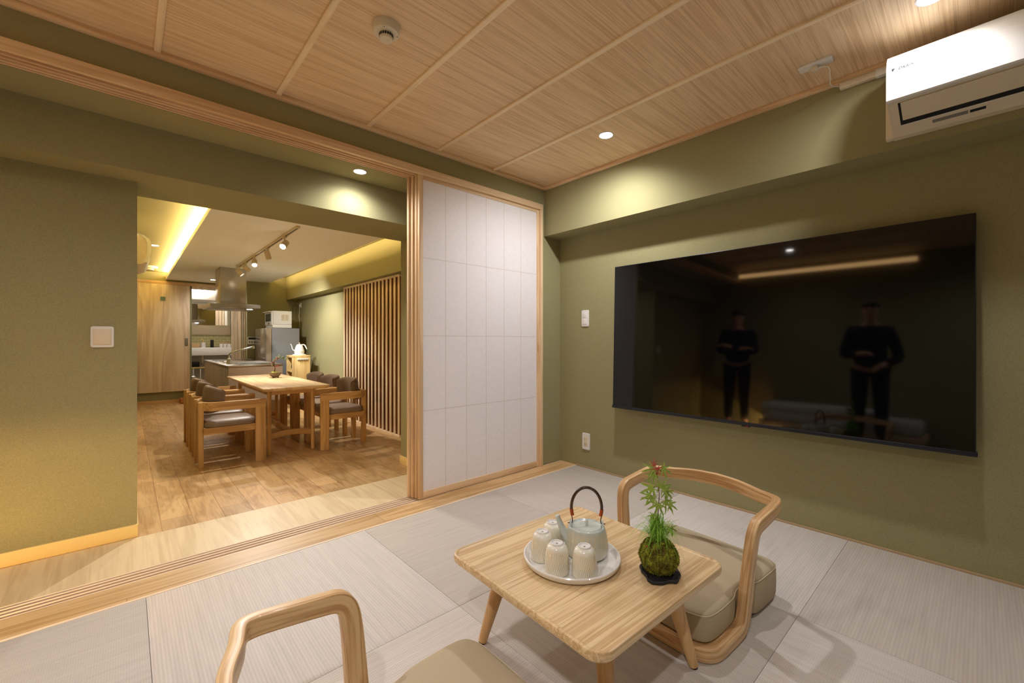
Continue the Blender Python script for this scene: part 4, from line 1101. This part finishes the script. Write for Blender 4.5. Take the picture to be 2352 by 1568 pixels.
for i, (x, z0, z1) in enumerate(((.935, .16, .56), (1.045, .16, .556))):
    t = thing('water_pipe', ('slim pale water pipe with a valve, left under the washroom shelf', 'slim pale water pipe under the washroom shelf beside the island edge')[i], 'pipe', (x, 10.02, .16))
    bm = bmesh.new(); cyl(bm, (0, 0, 0), (0, 0, z1-z0-.01), .010); obj('pipe', bm, 'cream', t)
    if i == 0:
        bm = bmesh.new(); cyl(bm, (-.03, 0, .24), (.03, 0, .24), .012); obj('valve', bm, 'chrome', t)
tag(obj('storage_box', B(-.09, .09, -.07, .07, 0, .10, bev=.004), 'black', loc=(.95, 10.17, .575)), 'black box on the pine shelf under the counter', 'box')
tag(obj('tissue_box', B(-.075, .075, -.05, .05, 0, .078, bev=.004), 'kraft', loc=(.965, 10.09, .95)), 'kraft paper box at the left of the washroom counter', 'box')
sd = thing('soap_dispenser', 'white soap dispenser with a golden pump on the washroom counter', 'soap dispenser', (1.095, 10.09, .95))
bm = bmesh.new(); lathe(bm, [(0, 0), (.036, 0), (.038, .01), (.038, .095), (.034, .10), (0, .10)], 28); obj('bottle', bm, 'white', sd)
bm = bmesh.new(); tube(bm, [(0, 0, .10), (0, 0, .15), (-.03, -.01, .155)], .008, 10); obj('pump', bm, 'gold', sd)
bd = tag(obj('hair_dryer_stand', B(-.026, .026, -.03, .03, 0, .15, bev=.006), 'black', loc=(1.235, 10.09, .95)), 'black upright holder on the washroom counter', 'holder')
for k in range(4):
    x = 1.378+k*.063
    tag(obj('cup_box', B(-.026, .026, -.03, .03, 0, .072, bev=.003), 'white', loc=(x, 10.06, .95)), 'small white square container, %s in the row on the washroom counter' % ('first from the left', 'second from the left', 'third from the left', 'last')[k], 'container', 'white containers on the washroom counter')
    pk = tag(obj('amenity_packet', B(-.020, .020, -.004, .004, 0, .10, bev=.001), 'kraft', loc=(x+.012, 10.12, .955)), 'kraft packet leaning behind the %s white container' % ('first', 'second', 'third', 'last')[k], 'packet', 'kraft packets on the washroom counter')
    pk.rotation_euler = (0, .12, 0)
    obj('seal', B(-.006, .006, -.0052, -.004, .06, .072), 'grey', pk)
lamp('AREA', 'washroom_lamp', (1.0, 9.72, 2.155), (0, 0, 0), 5, (1, .96, .9), None, shape='DISK', size=.12)
tag(obj('washroom_downlight', bmesh.new(), 'white', loc=(1.0, 9.72, 2.158)), 'washroom downlight', 'light') if False else None
# folding door leaves stacked at the right of the washroom opening
for i, (x0, x1, y, mt) in enumerate(((1.452, 1.508, 9.405, 'maple'), (1.511, 1.566, 9.400, 'maple'), (1.578, 1.606, 9.398, 'slatL'), (1.618, 1.640, 9.402, 'beige'), (1.655, 1.668, 9.398, 'slatL'))):
    struct('door_%d' % (5+i), B(x0, x1, y, y+.02, .165, 2.05, bev=.002), mt)
# wooden step below the sliding door
tag(obj('entry_step', B(-.18, .18, -.12, .12, 0, .085, bev=.004), 'stepwood', loc=(.865, 9.30, 0)), 'reddish wooden step on the floor under the far sliding door', 'step')

# ------------------------------------------------------------------ dining air conditioner on the left wall
da = thing('air_conditioner', 'white air conditioner on the left dining wall, half hidden behind the green wall', 'air conditioner', (-.09, 5.60, 1.78))
pf = [(0, .295), (.155, .29), (.205, .275), (.243, .245), (.258, .20), (.256, .12), (.248, .07), (.225, .03), (.19, .008), (.12, 0), (0, 0)]
bm = bmesh.new(); loft(bm, [[(x, -.40, z) for x, z in pf], [(x, .40, z) for x, z in pf]]); obj('casing', bm, 'cream', da, angle=30)
bm = bmesh.new(); loft(bm, [[(x*1.012+.002, -.404, z) for x, z in pf[1:8]]+[(x*.9, -.404, z) for x, z in reversed(pf[1:8])], [(x*1.012+.002, .404, z) for x, z in pf[1:8]]+[(x*.9, .404, z) for x, z in reversed(pf[1:8])]]); obj('front_panel', bm, 'white', da, angle=30)

# ================================================================== UNSEEN HALF OF THE TATAMI ROOM (mirrored in the television)
# a raised bed with an amber strip under it, a cove strip on the left wall
bed = thing('platform_bed', 'low platform bed with white bedding at the unseen left side of the room', 'bed', (-1.17, 1.35, 0))
obj('platform', B(-.31, .31, -.95, .70, .12, .20, bev=.004), 'hinokiY', bed)
obj('plinth', B(-.30, .18, -.85, .42, 0, .12), 'hinokiY', bed)
bm = bmesh.new(); box(bm, -.30, .30, -.92, .67, .20, .36, bev=.05, seg=4); obj('mattress', bm, 'linen', bed)
bm = bmesh.new(); box(bm, -.31, .31, -.60, .69, .33, .44, bev=.045, seg=4); obj('duvet', bm, 'linen', bed)
lamp('AREA', 'under_bed_glow', (0, .60, .075), (math.radians(84), 0, 0), 12.1, AMBER, bed, shape='RECTANGLE', size=.60, size_y=.02)
cv = thing('cove_light', 'amber strip light in the cove of the unseen left wall', 'light', (-1.49, 1.57, 2.31))
obj('channel', B(-.008, .004, -1.07, 1.07, -.04, .05, bev=.002), 'hinokiY', cv)
obj('glow_strip', B(.004, .022, -1.05, 1.05, -.022, .030), plain('amber_glow', (255, 200, 120), .5, emit=(1, .62, .26), estr=2.6), cv)

# ================================================================== PEOPLE BEHIND THE CAMERA (seen mirrored in the television)
def skinned(name, V, Ed, R, mat, parent, sub=2):
    me = bpy.data.meshes.new(name); me.from_pydata([tuple(v) for v in V], Ed, []); me.materials.append(M[mat])
    o = bpy.data.objects.new(name, me); C.objects.link(o)
    if parent: o.parent = parent
    md = o.modifiers.new('skin', 'SKIN'); md.use_smooth_shade = True
    layer = me.skin_vertices[0].data if me.skin_vertices else None
    if layer is None:
        bm = bmesh.new(); bm.from_mesh(me); bm.verts.layers.skin.verify(); bm.to_mesh(me); bm.free(); layer = me.skin_vertices[0].data
    for i, r in enumerate(R): layer[i].radius = r if isinstance(r, tuple) else (r, r); layer[i].use_root = (i == 0)
    sb = o.modifiers.new('sub', 'SUBSURF'); sb.levels = sub; sb.render_levels = sub
    return o
def person(label, loc, rotz, wrists, elbows, hold=None):
    """faces local +x; wrists/elbows given for left (+y) and right (-y)"""
    t = thing('person', label, 'person', loc, rotz)
    V = []; Ed = []; R = []
    def add(p, r, par=None):
        V.append(p); R.append(r)
        if par is not None: Ed.append((par, len(V)-1))
        return len(V)-1
    pel = add((0, 0, .94), (.085, .11)); sp_ = add((0, 0, 1.12), (.075, .10), pel); ch = add((0, 0, 1.32), (.085, .125), sp_)
    nk = add((-.005, 0, 1.455), (.055, .058), ch); hb = add((.012, 0, 1.53), (.062, .060), nk); hd_ = add((.014, 0, 1.61), (.090, .076), hb); add((.008, 0, 1.685), (.060, .055), hd_)
    for s_, (wx, wy, wz), (ex, ey, ez) in ((1, wrists[0], elbows[0]), (-1, wrists[1], elbows[1])):
        sh = add((0, s_*.165, 1.375), .055, ch); el = add((ex, ey, ez), .042, sh); wr = add((wx, wy, wz), .026, el)
        d = (Vector((wx, wy, wz))-Vector((ex, ey, ez))).normalized(); sd = d.cross(Vector((0, 0, 1))).normalized(); up_ = sd.cross(d)
        pm = Vector((wx, wy, wz))+d*.055; pa = add(tuple(pm), (.020, .034), wr)
        for q, (off_, ln_) in enumerate(((-.026, .062), (-.009, .072), (.009, .068), (.026, .052))):
            b0 = pm+d*.035+sd*off_; k1 = add(tuple(b0), .0095, pa); k2 = add(tuple(b0+d*ln_*.5-up_*.014), .0088, k1); add(tuple(b0+d*ln_*.75-up_*.040), .0078, k2)
        tb = Vector((wx, wy, wz))+d*.03-sd*.034*s_; t1 = add(tuple(tb), .0105, wr); add(tuple(tb+d*.045-sd*.012*s_-up_*.01), .0090, t1)
    for s_ in (1, -1):
        hp_ = add((0, s_*.088, .88), (.082, .085), pel); kn = add((.015, s_*.098, .50), .056, hp_); an = add((-.015, s_*.108, .09), .038, kn); add((.10, s_*.118, .035), (.030, .040), an)
    body = skinned('body', V, Ed, R, 'skin', t)
    # face
    for nm, bmf, mt in (('nose', None, 'skin'), ('mouth', None, 'red')):
        bm = bmesh.new()
        if nm == 'nose': tube(bm, [(.098, 0, 1.635), (.116, 0, 1.60), (.100, 0, 1.592)], [.006, .011, .007], 8)
        else: tube(bm, [(.090, -.022, 1.563), (.100, 0, 1.561), (.090, .022, 1.563)], [.003, .005, .003], 8)
        obj(nm, bm, mt, body)
    for s_ in (1, -1):
        bm = bmesh.new(); bmesh.ops.create_icosphere(bm, subdivisions=2, radius=.011, matrix=Matrix.Translation((.093, s_*.030, 1.628))); obj('eye', bm, 'hair', body)
        bm = bmesh.new(); tube(bm, [(.012, s_*.076, 1.595), (.006, s_*.086, 1.615), (.004, s_*.084, 1.635)], [.008, .013, .009], 8); obj('ear', bm, 'skin', body)
    bm = bmesh.new(); bmesh.ops.create_icosphere(bm, subdivisions=3, radius=1)
    for v in bm.verts:
        c = v.co.copy(); v.co = Vector((-.004+c.x*.094, c.y*.087, 1.652+c.z*(.062 if c.z > 0 else .085*(1 if c.x < .25 else .15))))
    obj('hair', bm, 'hair', t, angle=180)
    # clothing follows the same limbs
    V = []; Ed = []; R = []
    w0 = add((0, 0, .90), (.140, .175)); w1 = add((0, 0, 1.12), (.130, .160), w0); w2 = add((0, 0, 1.32), (.128, .172), w1); add((-.004, 0, 1.43), (.070, .080), w2)
    for s_, (wx, wy, wz), (ex, ey, ez) in ((1, wrists[0], elbows[0]), (-1, wrists[1], elbows[1])):
        sh = add((0, s_*.170, 1.375), .070, w2); el = add((ex, ey, ez), .057, sh); q = Vector((wx, wy, wz)).lerp(Vector((ex, ey, ez)), .06); add(tuple(q), .040, el)
    skinned('jacket', V, Ed, R, 'darkcloth', t)
    V = []; Ed = []; R = []
    w0 = add((0, 0, 1.00), (.115, .150))
    for s_ in (1, -1):
        a_ = add((0, s_*.090, .87), (.098, .098), w0); b_ = add((.015, s_*.100, .50), .074, a_); add((-.012, s_*.108, .12), .060, b_)
    skinned('trousers', V, Ed, R, 'darkcloth', t)
    for s_ in (1, -1):
        V = []; Ed = []; R = []
        a_ = add((-.045, s_*.108, .038), (.036, .040)); b_ = add((.06, s_*.114, .036), (.034, .045), a_); add((.135, s_*.120, .030), (.026, .038), b_)
        skinned('sock', V, Ed, R, 'darkcloth', t)
    return t
person('man in dark clothes with folded arms, left one of two people mirrored in the television', (-1.02, 2.40, .012), math.radians(-15),
       ((.18, -.08, 1.15), (.20, .10, 1.18)), ((.06, .235, 1.10), (.06, -.235, 1.10)))
person('large person in dark clothes, right one of two people mirrored in the television', (-.76, .86, .012), math.radians(-5),
       ((.15, .08, 1.10), (.15, -.12, .98)), ((.02, .245, 1.08), (.0, -.255, 1.06)))
